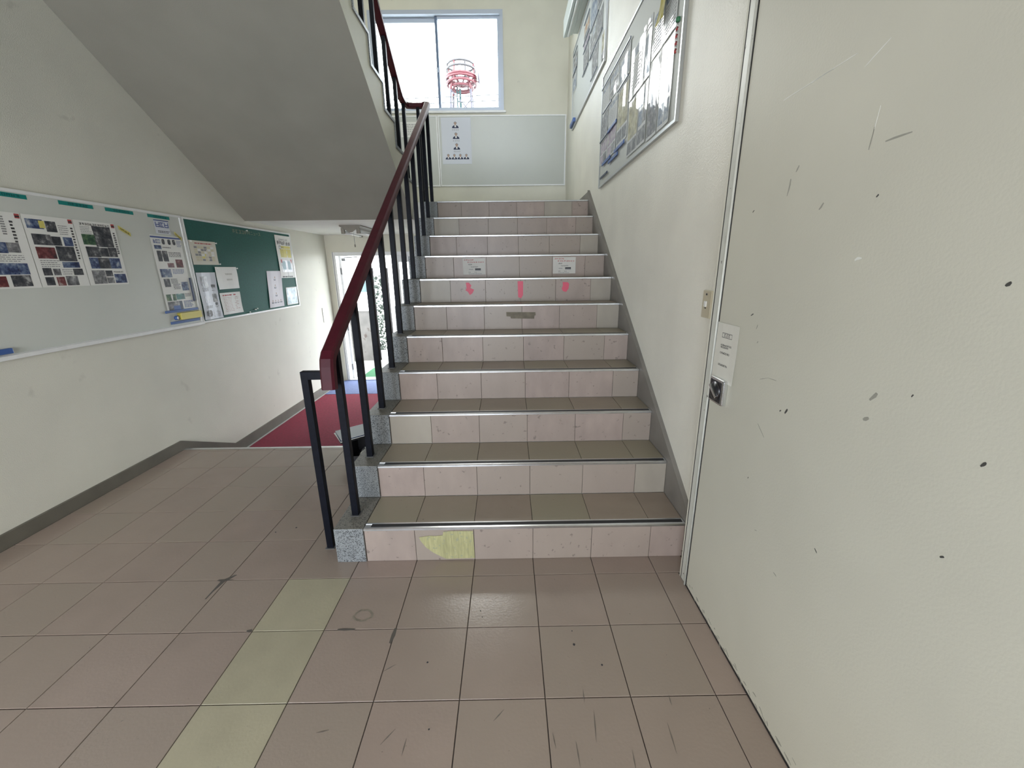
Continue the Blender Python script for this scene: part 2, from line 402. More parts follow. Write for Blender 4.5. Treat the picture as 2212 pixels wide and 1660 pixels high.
# ceilings / upper floor / landing
B().box(-5.1, XD, -3.6, -.45, 2.75, 2.85, m_hall).box(-5.1, XD, -.55, -.45, 2.85, 4.12, m_ceil).build('ceiling_hall_added', kind='structure')  # unseen lowered ceiling, added to hold back hall light from the upper flight
B().box(-5.1, XR + .2, -5.1, .115, 4.12, 4.345, m_ceil).build('ceiling', kind='structure')
B().box(-5.1, XR + .2, -5.25, YB + .2, 6.9, 7.0, m_ceil).build('ceiling_upper', kind='structure')
b = B(); b.prism([(3.04, ZC), (YB, ZC), (YB, ZL - .003), (3.16, ZL - .003), (3.04, ZC + .02)], 'x', XL, XF, m_ceil)
b.box(XF, XR, 3.15, YB, ZC, ZL - .003, m_ceil)
b.box(XF, XR, 3.185, YB, ZL - .003, ZL, m_tread)
b.build('floor_landing', kind='structure')

# baseboards
b = B(); b.prism([(-.4, 0), (1.575, 0), (2.30, ZG), (YB - .2, ZG), (YB - .2, ZG + .102), (2.21, ZG + .102), (1.565, .08), (-.4, .085)], 'x', XL, XL + .02, m_base)
b.build('baseboard_left', kind='structure')
b = B(); s_ = RI / TR
zt = lambda y: RI + s_ * (y - Y0) + .068
b.prism([(-.02, 0), (Y0, 0)] + [p for k in range(1, NS + 1) for p in ((Y0 + (k - 1) * TR, RI * k), (Y0 + k * TR if k < NS else YB, RI * k))] + [(YB, ZL + .09), (Y0 + 10 * TR + .06, ZL + .09), (Y0 + 10 * TR + .06, zt(Y0 + 10 * TR + .06)), (-.02, zt(-.02))], 'x', XS1, XR, m_skirt)
b.build('baseboard_right', kind='structure')
B().box(XF, XR, YB - .02, YB, ZL, ZL + .10, m_skirt).build('baseboard_back', kind='structure')

# ------------------------------------------------------------------ lower flight
stair = thing('staircase', 'tiled flight of eleven steps with metal nosings rising to the landing', 'stairs')
b = B()
pts = [(Y0 + .006, 0)]
for k in range(1, NS): pts += [(Y0 + (k - 1) * TR + .006, RI * k - .005), (Y0 + k * TR + .006, RI * k - .005)]
pts += [(3.148, ZL - .1), (3.148, ZL - .19), (Y0 + .42, -.0)]
b.prism(pts, 'x', -.150, XS1 - .001, m_conc); b.build('concrete_flight', stair)
joints = [XS0] + [GX + (k) * T for k in range(1, 6)] + [XS1]
odd = {(2, 5), (3, 0), (6, 5), (7, 0), (7, 5), (9, 5), (10, 0), (11, 4)}
rt_cache = {}
for k in range(1, NS + 1):
    y, z0, z1 = Y0 + (k - 1) * TR, RI * (k - 1), RI * k
    sb = B().box(-.0032, XS1, y + .004, y + .007, z0, z1 - .004, m_grout)
    if k < NS: sb.box(-.0032, XS1, y + .007, y + TR + .004, z1 - .0055, z1 - .0042, m_grout)
    st = sb.build('step', stair)
    for j in range(6):
        xa, xb = joints[j] + .001, joints[j + 1] - .001
        m = m_riser2 if (k, j) in odd else m_riser
        key = ('r', j, m.name)
        if key not in rt_cache:
            rt_cache[key] = B().box(xa, xb, 0, .004, .001, RI - .012, m, bev=.0012).build('riser_tile', st); o = rt_cache[key]
        else: o = inst(rt_cache[key], st, (0, 0, 0))
        o.location = (0, y + random.uniform(-.0006, .0006), z0)
    if k < NS:
        for j in range(6):
            xa, xb = joints[j] + .0012, joints[j + 1] - .0012
            key = ('t', j)
            if key not in rt_cache:
                rt_cache[key] = B().box(xa, xb, .046, TR - .001, -.004, 0, m_tread, bev=.0012).build('tread_tile', st); o = rt_cache[key]
            else: o = inst(rt_cache[key], st, (0, 0, 0))
            o.location = (0, y, z1 + random.uniform(-.0004, .0004))
    if 'n' not in rt_cache:
        b = B(); b.prism([(-.007, -.010), (-.005, -.012), (.001, -.012), (.001, -.004), (.046, -.004), (.046, .0008), (.034, .0014), (.0335, -.0005), (.0085, -.0005), (.008, .0022), (-.004, .0022), (-.007, -.001)], 'x', XS0 + .001, XS1 - .002, m_alu)
        rt_cache['n'] = b.build('nosing', st); o = rt_cache['n']
        b = B(); xx = XS0 + .05
        b.box(XS0 + .035, XS1 - .012, .0085, .0335, -.0005, .0026, m_rubber)
        for q_ in range(3): b.box(XS0 + .035, XS1 - .012, .011 + q_ * .0075, .015 + q_ * .0075, .0026, .0034, m_rubber)
        rt_cache['s'] = b.build('anti_slip_strip', st); o2 = rt_cache['s']
    else: o = inst(rt_cache['n'], st, (0, 0, 0)); o2 = inst(rt_cache['s'], st, (0, 0, 0))
    o.location = (0, y, z1); o2.location = (0, y, z1)
    # terrazzo kerb block
    if 'k' not in rt_cache:
        b = B(); b.box(-.153, -.003, -.004, TR - .004, -RI, 0, m_terr, bev=.003)
        me = b.build('kerb_block', st); rt_cache['k'] = me; o = me
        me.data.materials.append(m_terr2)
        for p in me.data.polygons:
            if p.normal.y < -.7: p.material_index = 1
    else: o = inst(rt_cache['k'], st, (0, 0, 0))
    o.location = (0, y, z1)

# ------------------------------------------------------------------ upper flight
up = thing('upper_staircase', 'upper flight climbing back overhead, grey sloping underside and white stringer', 'stairs')
zs = lambda y: ZC + .652 * (3.04 - y)
yk = lambda k: YU - TU * (k - 1)
b = B(); pts = [(3.04, ZC), (YU, ZL)]
for k in range(1, 12): pts += [(yk(k), ZL + RI * k), (yk(k) - (TU if k < 11 else .0), ZL + RI * k)]
pts += [(yk(11), 4.12), (yk(11) + .0, zs(yk(11)) if zs(yk(11)) < 4.12 else 3.95)]
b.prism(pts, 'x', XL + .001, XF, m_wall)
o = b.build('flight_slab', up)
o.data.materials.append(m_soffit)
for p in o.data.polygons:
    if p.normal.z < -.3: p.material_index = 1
for k in range(1, 11):      # terrazzo kerb following each step, slightly proud of the stringer
    b = B(); y1, y0_ = yk(k) + .004, (yk(k) - TU if k < 11 else yk(k) - .03); z1 = ZL + RI * k
    b.prism([(y1, z1 - RI - .02), (y1, z1 + .004), (y0_ + .004, z1 + .004), (y0_ + .004, z1 - .02), (y1 - .022, z1 - .02), (y1 - .022, z1 - RI - .02)], 'x', XF - .15, XF + .010, m_terr2)
    b.build('kerb_block', up)

# ------------------------------------------------------------------ railing
rail = thing('stair_railing', 'dark steel baluster railing with burgundy handrail following both flights', 'railing')
XP = -.082; XU = -.335
rz = lambda y: 1.085 + .652 * (y - .17)
PS = .035


def post(x, y, z0, z1, plate=True):
    o = B().box(x - PS / 2, x + PS / 2, y - PS / 2, y + PS / 2, z0, z1, m_post, bev=.002).build('baluster', rail)
    if plate: B().box(x - .025, x + .025, y - .025, y + .025, z0, z0 + .003, M('worn_base_plate', (.16, .16, .16), .5, .5)).build('base_plate', o)


post(-.239, .245, 0, .995)
B().box(-.224, XP - PS / 2, .245 - PS / 2, .245 + PS / 2, .955, .995, m_post, bev=.002).build('crossbar', rail)
for k in range(1, NS + 1):
    y = .250 + (k - 1) * .3045
    post(XP, y, RI * k, rz(y) - .012)
post(-.2, 3.43, ZL, 3.165, False)
post(XU, 3.33, ZL, 3.175, False)
ru = lambda y: 3.19 if y > 3.17 else 3.19 + .655 * (3.17 - y)
for k in range(1, 11):
    y = yk(k) - .155
    post(XU, y, ZL + RI * k, ru(y) - .012, False)
hw, hh = .032, .024
prof = [(-hw + .008, -hh), (hw - .008, -hh), (hw, -hh + .008), (hw, hh - .010), (hw - .010, hh), (-hw + .010, hh), (-hw, hh - .010), (-hw, -hh + .008)]
pth = [(XP, .139, .932), (XP, .150, 1.035), (XP, .158, 1.066), (XP, .178, 1.092), (XP, .205, rz(.205))]
pth += [(XP, 3.34, rz(3.34)), (XP - .004, 3.385, rz(3.38)), (XP - .03, 3.425, 3.190), (XP - .07, 3.44, 3.182), (XU + .08, 3.44, 3.182), (XU + .03, 3.43, 3.183), (XU + .005, 3.39, 3.186), (XU, 3.33, 3.19), (XU, 3.20, 3.20), (XU, 3.14, 3.225), (XU, .3, ru(.3))]
B().sweep(pth, prof, m_rail).build('handrail', rail)

# ------------------------------------------------------------------ window over the landing
win = thing('window_1', 'sliding aluminium window above the landing with two panes', 'window', kind='structure')
b = B(); fw = .045; ya, yb = YB - .01, YB + .11
b.box(WX0, WX0 + fw, ya, yb, WZ0, WZ1, m_alub).box(WX1 - fw, WX1, ya, yb, WZ0, WZ1, m_alub).box(WX0 + fw, WX1 - fw, ya, yb, WZ1 - .05, WZ1, m_alub).box(WX0 + fw, WX1 - fw, ya, yb, WZ0, WZ0 + .04, m_alub)
b.build('window_frame', win)
B().box(WX0 - .03, WX1 + .03, YB - .03, YB + .0, WZ0 - .03, WZ0, m_aluw, bev=.004).build('window_sill', win)
m_glass = bpy.data.materials.new('clear_glass'); m_glass.use_nodes = True
gn = m_glass.node_tree.nodes; gl = m_glass.node_tree.links; gn.remove(gn['Principled BSDF'])
tr_ = gn.new('ShaderNodeBsdfTransparent'); tr_.inputs[0].default_value = (.93, .95, .95, 1); gs = gn.new('ShaderNodeBsdfGlossy'); gs.inputs['Roughness'].default_value = .02
fr_ = gn.new('ShaderNodeFresnel'); fr_.inputs[0].default_value = 1.3; mx_ = gn.new('ShaderNodeMixShader'); gg_ = gn.new('ShaderNodeNewGeometry'); bf_ = gn.new('ShaderNodeMath'); bf_.operation = 'SUBTRACT'; bf_.inputs[0].default_value = 1; gl.new(gg_.outputs['Backfacing'], bf_.inputs[1]); ml_ = gn.new('ShaderNodeMath'); ml_.operation = 'MULTIPLY'; gl.new(fr_.outputs[0], ml_.inputs[0]); gl.new(bf_.outputs[0], ml_.inputs[1]); gl.new(ml_.outputs[0], mx_.inputs[0]); gl.new(tr_.outputs[0], mx_.inputs[1]); gl.new(gs.outputs[0], mx_.inputs[2]); gl.new(mx_.outputs[0], gn['Material Output'].inputs[0])
wm = -.205
for i, (xa, xb, yy) in enumerate([(WX0 + fw, wm + .02, YB + .075), (wm - .02, WX1 - fw, YB + .04)]):
    b = B(); z0, z1 = WZ0 + .04, WZ1 - .05; w = .036
    b.box(xa, xa + w, yy, yy + .025, z0, z1, m_alud if i else m_alub).box(xb - w, xb, yy, yy + .025, z0, z1, m_alub if i else m_alud).box(xa + w, xb - w, yy, yy + .025, z0, z0 + .02, m_alub).box(xa + w, xb - w, yy, yy + .025, z1 - (.035 if i else .06), z1, m_alub)
    sash = b.build('window_sash', win)
    B().box(xa + w, xb - w, yy + .01, yy + .014, z0 + .02, z1 - (.035 if i else .06), m_glass).build('pane', sash)
    if i == 1: B().box(xa - .004, xa + .02, yy - .02, yy, 4.2, 4.26, m_alub, bev=.004).build('window_latch', sash)

# ------------------------------------------------------------------ steel door on the right
door = thing('door_1', 'large grey-green steel fire door folded flat against the wall', 'door', kind='structure')
b = B(); b.box(XD - .0002, XD + .02, -.034, -.026, 0, DZ + .06, m_dark).box(XD - .0005, XD + .02, -.0925, -.085, 0, DZ, m_dark)  # dark strip at the leaf edge is a painted shadow line
b.box(XD - .0012, XD + .02, -.080, -.034, 0, DZ + .06, m_frame, bev=.001).box(XD - .004, XD + .02, DY1 - .056, DY1 - .006, 0, DZ + .06, m_frame, bev=.003)
b.box(XD - .004, XD + .02, DY1 - .006, -.080, DZ + .006, DZ + .06, m_frame, bev=.003)
b.tube([(XD - .004, -.0815, .0), (XD - .004, -.0815, DZ + .006)], .0045, m_frame, 8)
b.build('door_frame', door)
lf = B().box(XD - .002, XD + .02, DY1, DY0 - .0065, .008, DZ, m_door, bev=.003).build('door_leaf', door)
B().box(XD - .001, XD + .02, DY1, DY0, -.001, .008, m_dark).build('floor_gap', door)
# recessed turn handle
hy, hz, hs = -.168, .994, .052
hd = B().box(XD - .022, XD - .002, hy - hs, hy + hs, hz - hs + .002, hz + hs - .002, m_chrome, bev=.006).build('handle_plate', door, label='square chrome plate with a round black turn handle')
B().box(XD - .0235, XD - .0215, hy - hs + .010, hy + hs - .010, hz - hs + .011, hz + hs - .011, m_black, bev=.0008).build('dark_face', hd)
B().disc((XD - .0225, hy, hz), (-1, 0, 0), .037, .004, M('gunmetal', (.16, .16, .17), .3, 1.0), 28).disc((XD - .0262, hy, hz), (-1, 0, 0), .030, .0012, m_black, 28).build('turn_ring', hd, smooth=False)
b = B(); b.box(-.005, .005, -.034, .034, -.006, .006, m_chrome, bev=.002); o = b.build('turn_grip', hd); o.location = (XD - .031, hy, hz); o.rotation_euler = (math.radians(35), 0, 0)
m_sc = M('scuff_grey', (.30, .295, .25), .6); m_chip = M('bare_plaster_scratch', (.70, .71, .66), .5); m_bk = M('black_chip', (.06, .06, .055), .6)


def streak(y0, z0, y1, z1, w, m, name, x=XD - .002, parent=None):
    d = Vector((y1 - y0, z1 - z0)); L = d.length; d /= L; nn = Vector((-d.y, d.x)); p = []
    k = max(3, int(L / .02))
    for i in range(k + 1): p.append((y0 + d.x * L * i / k + nn.x * w * random.uniform(.18, .42) * (1 if 0 < i < k else .1), z0 + d.y * L * i / k + nn.y * w * random.uniform(.18, .42)))
    for i in range(k, -1, -1): p.append((y0 + d.x * L * i / k - nn.x * w * random.uniform(.18, .42), z0 + d.y * L * i / k - nn.y * w * random.uniform(.18, .42) * (1 if 0 < i < k else .1)))
    return B().prism(p, 'x', x, x - .0006, m).build(name, parent or lf)


for a in [(-.304, 1.935, -.57, 1.94, .003, m_chip), (-.42, 1.936, -.50, 1.938, .004, m_chip), (-.60, 1.90, -.66, 1.93, .004, m_chip), (-.668, 1.80, -.662, 1.74, .0025, m_chip), (-.685, 1.475, -.703, 1.479, .010, m_chip),
          (-.701, 1.722, -.762, 1.723, .008, m_sc), (-.66, 1.715, -.664, 1.76, .004, m_sc), (-.392, 1.66, -.398, 1.705, .010, m_sc), (-.415, 1.72, -.425, 1.735, .008, m_sc), (-.535, 1.605, -.548, 1.62, .009, m_sc),
          (-.709, 1.608, -.713, 1.614, .006, m_bk), (-1.005, 1.427, -1.011, 1.434, .009, m_bk), (-.222, 1.636, -.231, 1.642, .005, m_bk), (-.298, 1.30, -.312, 1.308, .007, m_bk), (-.545, 1.036, -.553, 1.052, .010, m_bk), (-.52, 1.034, -.526, 1.039, .006, m_bk),
          (-.81, 1.165, -.825, 1.185, .016, m_sc), (-.805, 1.115, -.818, 1.124, .014, m_sc), (-1.034, .918, -1.04, .924, .007, m_bk), (-1.05, 1.12, -1.056, 1.13, .007, m_bk), (-.40, 1.103, -.44, 1.118, .003, m_sc), (-.44, 1.118, -.482, 1.12, .0025, m_sc), (-.426, .957, -.468, .925, .003, m_sc), (-.34, 1.26, -.345, 1.275, .006, m_sc), (-.355, 1.215, -.36, 1.222, .005, m_sc),
          (-.90, 1.20, -.903, 1.206, .005, m_bk), (-.5, .6, -.51, .603, .003, m_sc), (-.62, .53, -.635, .527, .004, m_sc), (-.75, .72, -.76, .712, .004, m_bk), (-.42, .75, -.423, .757, .004, m_bk)]:
    streak(*a, 'scratch' if a[5] is m_chip else 'scuff_mark')
for i in range(46):      # worn paint along the foot of the door
    y = -.10 - i * .021 + random.uniform(-.01, .01); z = random.uniform(.008, .035) + .02 * random.random() ** 3
    streak(y, z, y - random.uniform(.006, .03), z - random.uniform(-.004, .012), random.uniform(.003, .009), m_sc, 'worn_paint')
ww = bpy.data.objects['wall_right']
streak(1.239, 2.06, 1.19, 2.04, .006, m_chip, 'scratch', XR, ww); streak(1.19, 2.04, 1.10, 1.995, .003, m_chip, 'scratch', XR, ww)

# light switch
sw = thing('light_switch', 'narrow beige wall switch beside the steel door frame', 'switch')
B().box(XR - .012, XR, .158, .238, 1.234, 1.357, m_beige, bev=.003).build('cover_plate', sw)
B().box(XR - .018, XR - .012, .19, .212, 1.284, 1.31, m_white, bev=.002).build('toggle', sw)
B().box(XR - .0135, XR - .0118, .196, .208, 1.336, 1.344, m_black).build('pilot_lamp', sw)
B().box(XR - .0135, XR - .0118, .196, .208, 1.276, 1.281, m_black).build('toggle_slot', sw)


# ------------------------------------------------------------------ papers and boards
def frameL(u, v, n): return (XL + .012 + n, u, v)        # left wall boards: u = y, v = z
def frameR(u, v, n): return (XR - .014 - n, u, v)        # right wall boards
def frameB(u, v, n): return (u, YB - .014 - n, v)        # landing boards


def paper(name, label, cat, fr, rect, m, prints=(), curl=.0, group=None, n0=.0015, skew=(0, 0, 0, 0), nx=4, ny=6, rnd=0, ph=0.):
    """thin sheet on a wall frame with its print as ink slightly proud of it; rect = u0,v0,u1,v1"""
    u0, v0, u1, v1 = rect

    def P(a, c, n):        # a, c in 0..1
        u = u0 + (u1 - u0) * a + skew[0] * c + skew[1] * (1 - c); v = v0 + (v1 - v0) * c + skew[2] * a + skew[3] * (1 - a)
        d = n0 + n
        if curl: d += curl * (.5 + .5 * math.sin(5.2 * c + 2.1 * a + ph)) * (.4 + .6 * (1 - c)) + curl * .4 * (1 + math.sin(7 * a + ph))
        return fr(u, v, d)
    bb = B()
    g = [[P(i / nx, j / ny, t) for i in range(nx + 1)] for t in (0, .0006) for j in range(ny + 1)]
    vs = [p for r in g for p in r]; off = (nx + 1) * (ny + 1); fs = []
    for j in range(ny):
        for i in range(nx):
            k = j * (nx + 1) + i
            fs.append((k, k + 1, k + nx + 2, k + nx + 1)); fs.append((off + k, off + k + 1, off + k + nx + 2, off + k + nx + 1))
    ring = [i for i in range(nx)] + [nx + j * (nx + 1) for j in range(ny)] + [ny * (nx + 1) + i for i in range(nx, 0, -1)] + [j * (nx + 1) for j in range(ny, 0, -1)]
    for i in range(len(ring)): a_, b_ = ring[i], ring[(i + 1) % len(ring)]; fs.append((a_, b_, off + b_, off + a_))
    bb.add(vs, fs, m)
    for pr in prints:
        a0, c0, a1, c1, pm = pr[:5]
        lift = .0012 + (.0004 if len(pr) > 5 else 0)
        q = max(1, int(abs(c1 - c0) * ny + .6)); w = max(1, int(abs(a1 - a0) * nx + .6))
        vs = [P(a0 + (a1 - a0) * i / w, c0 + (c1 - c0) * j / q, lift) for j in range(q + 1) for i in range(w + 1)]
        bb.add(vs, [(j * (w + 1) + i, j * (w + 1) + i + 1, (j + 1) * (w + 1) + i + 1, (j + 1) * (w + 1) + i) for j in range(q) for i in range(w)], pm)
    return bb.build(name, None, None, label, cat, group)


def lines(a0, c0, a1, c1, n, m, fill=.55, chars=0, gap=.25):
    """rows of small unreadable characters as ink dashes"""
    out = []; h = (c1 - c0) / n
    for i in range(n):
        c = c1 - h * (i + 1) + h * (1 - fill) / 2
        if not chars:
            x = a0; end = a1 - random.uniform(0, .25) * (a1 - a0) * (i == n - 1 or random.random() < .3)
            while x < end:
                w = random.uniform(.06, .2) * (a1 - a0); out.append((x, c, min(x + w, end), c + h * fill, m)); x += w + .03 * (a1 - a0)
        else:
            cw = (a1 - a0) / chars
            for k in range(chars):
                xa, xb = a0 + k * cw + cw * gap / 2, a0 + (k + 1) * cw - cw * gap / 2; z0, z1 = c, c + h * fill; sh = (z1 - z0) * .16; sw_ = (xb - xa) * .18
                hs = random.sample([0, .42, .84], 2)
                for s in hs: out.append((xa, z0 + (z1 - z0) * s, xb, z0 + (z1 - z0) * s + sh, m))
                for s in random.sample([0, .4, .8], 2): out.append((xa + (xb - xa) * s, z0, xa + (xb - xa) * s + sw_, z1, m, 1))
    return out


def board(name, label, fr, u0, v0, u1, v1, face, fw=.016, d=.012, cat='board', frm=None):
    t = thing(name, label, cat)
    frm = frm or m_aluw

    def fbox(bb, a, c, e, f, n0, n1, m):
        p, q = fr(a, c, n0), fr(e, f, n1)
        bb.box(min(p[0], q[0]), max(p[0], q[0]), min(p[1], q[1]), max(p[1], q[1]), min(p[2], q[2]), max(p[2], q[2]), m)
    bb = B(); fbox(bb, u0 + fw * .5, v0 + fw * .5, u1 - fw * .5, v1 - fw * .5, -d, 0, face); bb.build('board_face', t)
    for (a, c, e, f) in [(u0, v0, u1, v0 + fw), (u0, v1 - fw, u1, v1), (u0, v0 + fw, u0 + fw, v1 - fw), (u1 - fw, v0 + fw, u1, v1 - fw)]:
        bb = B(); fbox(bb, a, c, e, f, -d, .007, frm); bb.build('frame_strip', t)
    return t


def bar(name, label, fr, ua, ub, v, h, m, cat='magnet', group=None, th=.006, v2=None, n0=.002):
    """magnetic bar or eraser lying flat on a board"""
    v2 = v if v2 is None else v2; u0, u1 = min(ua, ub), max(ua, ub)
    if ua > ub: v, v2 = v2, v
    bb = B(); e = .002
    pts = lambda n, i: [fr(u0 + i, v - h / 2 + i, n), fr(u1 - i, v2 - h / 2 + i, n), fr(u1 - i, v2 + h / 2 - i, n), fr(u0 + i, v + h / 2 - i, n)]
    vs = pts(n0, 0) + pts(n0 + th - e, 0) + pts(n0 + th, e)
    bb.add(vs, [(0, 1, 2, 3), (8, 9, 10, 11)] + [(i, (i + 1) % 4, 4 + (i + 1) % 4, 4 + i) for i in range(4)] + [(4 + i, 4 + (i + 1) % 4, 8 + (i + 1) % 4, 8 + i) for i in range(4)], m)
    return bb.build(name, None, None, label, cat, group)


# --- left wall: whiteboard
board('whiteboard', 'large whiteboard on the left wall beside the green board', frameL, .30, 1.015, 2.098, 1.928, m_wb)
B().box(XL, XL + .036, .30, 2.098, 1.003, 1.028, m_aluw, bev=.003).build('pen_tray', bpy.data.objects['whiteboard'])
board('green_board', 'dark green felt notice board on the left wall near the entrance', frameL, 2.108, 1.012, 3.928, 1.926, m_green)
for i, (a, c, lb) in enumerate([(.70, .930, 'teal tape label at the left picture edge on the whiteboard top'), (1.105, 1.328, 'teal tape label above the sheets, second from the left edge'), (1.414, 1.637, 'teal tape label above the small yellow tag on whiteboard'), (1.762, 1.978, 'teal tape label above the small blue headed notice')]):
    paper('tape_label', lb, 'label', frameL, (a, 1.882, c, 1.906), m_teal, lines(.25, .15, .85, .85, 1, m_tealD, .8, 6), group='teal labels along the whiteboard top', n0=.001, nx=1, ny=1)


def news(u0, u1, lb, spec):
    pr = [(.90, .93, .985, .99, m_inkr), (.905, .945, .98, .965, m_ink, 1)]
    pr += spec
    pr = [((p[0] + p[2]) / 2 - (p[2] - p[0]) * .535, (p[1] + p[3]) / 2 - (p[3] - p[1]) * .535, (p[0] + p[2]) / 2 + (p[2] - p[0]) * .535, (p[1] + p[3]) / 2 + (p[3] - p[1]) * .535, *p[4:]) if 'photo' in p[4].name else p for p in pr]
    return paper('news_sheet', lb, 'poster', frameL, (u0, 1.385, u1, 1.80), m_paper, pr, .0012, 'picture news sheets on the whiteboard', nx=4, ny=6)


tx = lambda a, c, e, f, n: lines(a, c, e, f, n, m_inkg, .35)
news(.570, .862, 'picture news sheet cut by the left picture edge on whiteboard', [(.05, .60, .35, .72, P_dark)] + tx(.1, .72, .55, .95, 6) + lines(.62, .70, .70, .95, 8, m_inkg, .6) + lines(.78, .6, .84, .9, 7, m_ink, .6) + [(.30, .47, .60, .60, P_blue), (.62, .48, .82, .60, P_grey), (.34, .19, .68, .33, P_blue), (.70, .19, .86, .33, P_blue), (.1, .03, .42, .16, P_red), (.52, .03, .84, .17, P_dark)] + tx(.3, .35, .85, .45, 4))
news(.866, 1.156, 'picture news sheet with a red group photo, middle of three sheets', [(.06, .82, .36, .94, P_blue), (.29, .83, .40, .93, m_paperY, 1), (.42, .79, .62, .93, P_dark), (.10, .60, .44, .74, P_dark), (.46, .60, .64, .72, P_dark), (.70, .60, .88, .72, P_blue)] + tx(.66, .75, .86, .90, 5) + [(.10, .41, .45, .56, P_red), (.50, .38, .86, .58, P_dark), (.54, .28, .88, .36, P_blue), (.10, .17, .26, .27, P_dark), (.30, .17, .44, .26, P_grey), (.72, .17, .92, .26, P_dark), (.10, .03, .26, .14, P_dark), (.32, .02, .48, .14, P_red), (.52, .02, .76, .15, P_grey)] + tx(.1, .28, .48, .39, 4) + tx(.48, .17, .70, .26, 3) + lines(.91, .40, .96, .88, 12, m_ink, .6))
news(1.160, 1.450, 'picture news sheet with tall dark photo, rightmost of the three sheets', lines(.12, .93, .86, .97, 1, m_ink, .8, 12) + tx(.12, .80, .38, .92, 5) + [(.40, .86, .46, .93, P_dark), (.12, .64, .40, .79, P_green), (.42, .62, .84, .92, P_dark), (.14, .45, .44, .60, P_dark), (.46, .46, .66, .59, P_dark), (.68, .46, .88, .60, P_dark), (.14, .27, .34, .43, P_blue), (.36, .27, .62, .43, P_dark), (.64, .27, .90, .43, P_blue), (.12, .03, .42, .23, P_grey), (.45, .14, .62, .23, P_dark), (.45, .03, .62, .12, P_grey), (.66, .03, .95, .17, P_blue)] + lines(.66, .19, .92, .23, 1, m_ink, .6, 7) + lines(.90, .50, .96, .86, 10, m_ink, .6))
paper('yellow_tag', 'small slanted yellow tag right of the news sheets', 'label', frameL, (1.478, 1.745, 1.566, 1.772), m_paperY, lines(.1, .15, .9, .85, 1, m_ink, .7, 4), .002, 'yellow tags', skew=(0, 0, -.022, .022), ny=2)
paper('yellow_tag', 'small slanted yellow tag at the top corner of the tall poster', 'label', frameL, (1.99, 1.745, 2.055, 1.772), m_paperY, lines(.1, .15, .9, .85, 1, m_ink, .7, 4), .002, 'yellow tags', skew=(0, 0, -.022, .022), n0=.006, ny=2)
paper('small_notice', 'small notice with blue headline above the tall poster', 'notice', frameL, (1.806, 1.765, 1.953, 1.870), m_paperB, [(0, .93, 1, 1, m_inkb)] + lines(.05, .45, .97, .88, 1, m_inkb, .85, 3, .1) + lines(.15, .05, .95, .25, 2, m_ink, .5), .0015)
sq = [(0, .965, 1, .985, m_inkb)] + lines(.06, .89, .28, .95, 1, m_inkb, .8, 3, .1)
for cx in (.38, .58, .74): sq += [(cx - .05, .895, cx + .05, .945, P_dark), (cx - .035, .885, cx + .035, .955, P_dark, 1)]
sq += lines(.82, .86, .98, .95, 5, m_inkb, .4) + [(.06, .82, .28, .87, P_blue), (.10, .70, .44, .80, P_dark), (.10, .66, .44, .70, P_dark), (.36, .58, .58, .64, P_red), (.66, .58, .90, .69, P_red), (.06, .45, .42, .56, P_blue), (.10, .32, .30, .43, P_dark), (.68, .26, .92, .38, P_blue), (.06, .13, .38, .22, P_green), (.40, .14, .70, .22, P_tealp), (.06, .0, .56, .12, P_grey), (.22, .0, .46, .06, m_blue, 1), (.46, .0, .56, .12, m_blueD, 1)]
sq += lines(.32, .83, .6, .86, 1, m_inkg, .5) + lines(.48, .72, .9, .79, 4, m_ink, .45) + lines(.48, .49, .88, .56, 4, m_inkb, .45) + lines(.34, .36, .58, .43, 4, m_ink, .45) + lines(.38, .28, .64, .36, 4, m_ink, .45) + lines(.72, .17, .96, .22, 3, m_ink, .45) + lines(.62, .02, .96, .12, 6, m_inkb, .5)
paper('tall_poster', 'tall white poster with pictures and blue top line on whiteboard', 'poster', frameL, (1.735, 1.158, 2.045, 1.752), m_paper, sq, .003, nx=4, ny=10)
bar('magnet_bar', 'blue magnetic bar under the tall poster', frameL, 1.704, 2.066, 1.150, .020, m_blue, group='blue bars at the whiteboard corner', n0=.008)
bar('magnet_bar', 'lowest blue magnetic bar in the whiteboard corner, below the yellow board eraser', frameL, 1.742, 2.066, 1.056, .022, m_blue, group='blue bars at the whiteboard corner')
bar('magnet_bar', 'dark blue upright magnetic bar along the right edge of the tall poster', frameL, 2.040, 2.062, 1.315, .20, m_blueD, n0=.007)
er = thing('board_eraser', 'yellow faced board eraser in the whiteboard corner', 'eraser')
B().box(XL + .014, XL + .045, 1.825, 2.065, 1.075, 1.132, m_paperY2, bev=.004).build('foam_body', er)
B().box(XL + .045, XL + .050, 1.825, 2.065, 1.075, 1.132, m_paperY, bev=.002).build('yellow_face', er)
mk = thing('round_magnet', 'round blue magnet beside the yellow board eraser', 'magnet')
B().disc((XL + .014, 1.805, 1.094), (1, 0, 0), .018, .02, m_blue, 16).build('cap', mk); B().disc((XL + .034, 1.805, 1.094), (1, 0, 0), .013, .004, m_white, 16).build('white_top', mk)
er = thing('board_eraser', 'blue board eraser at the left picture edge on whiteboard bottom', 'eraser')
B().box(XL + .016, XL + .040, .46, .595, 1.038, 1.068, m_blue, bev=.004).build('body', er); B().box(XL + .012, XL + .014, .462, .593, 1.040, 1.066, m_inkg).build('felt_pad', er)

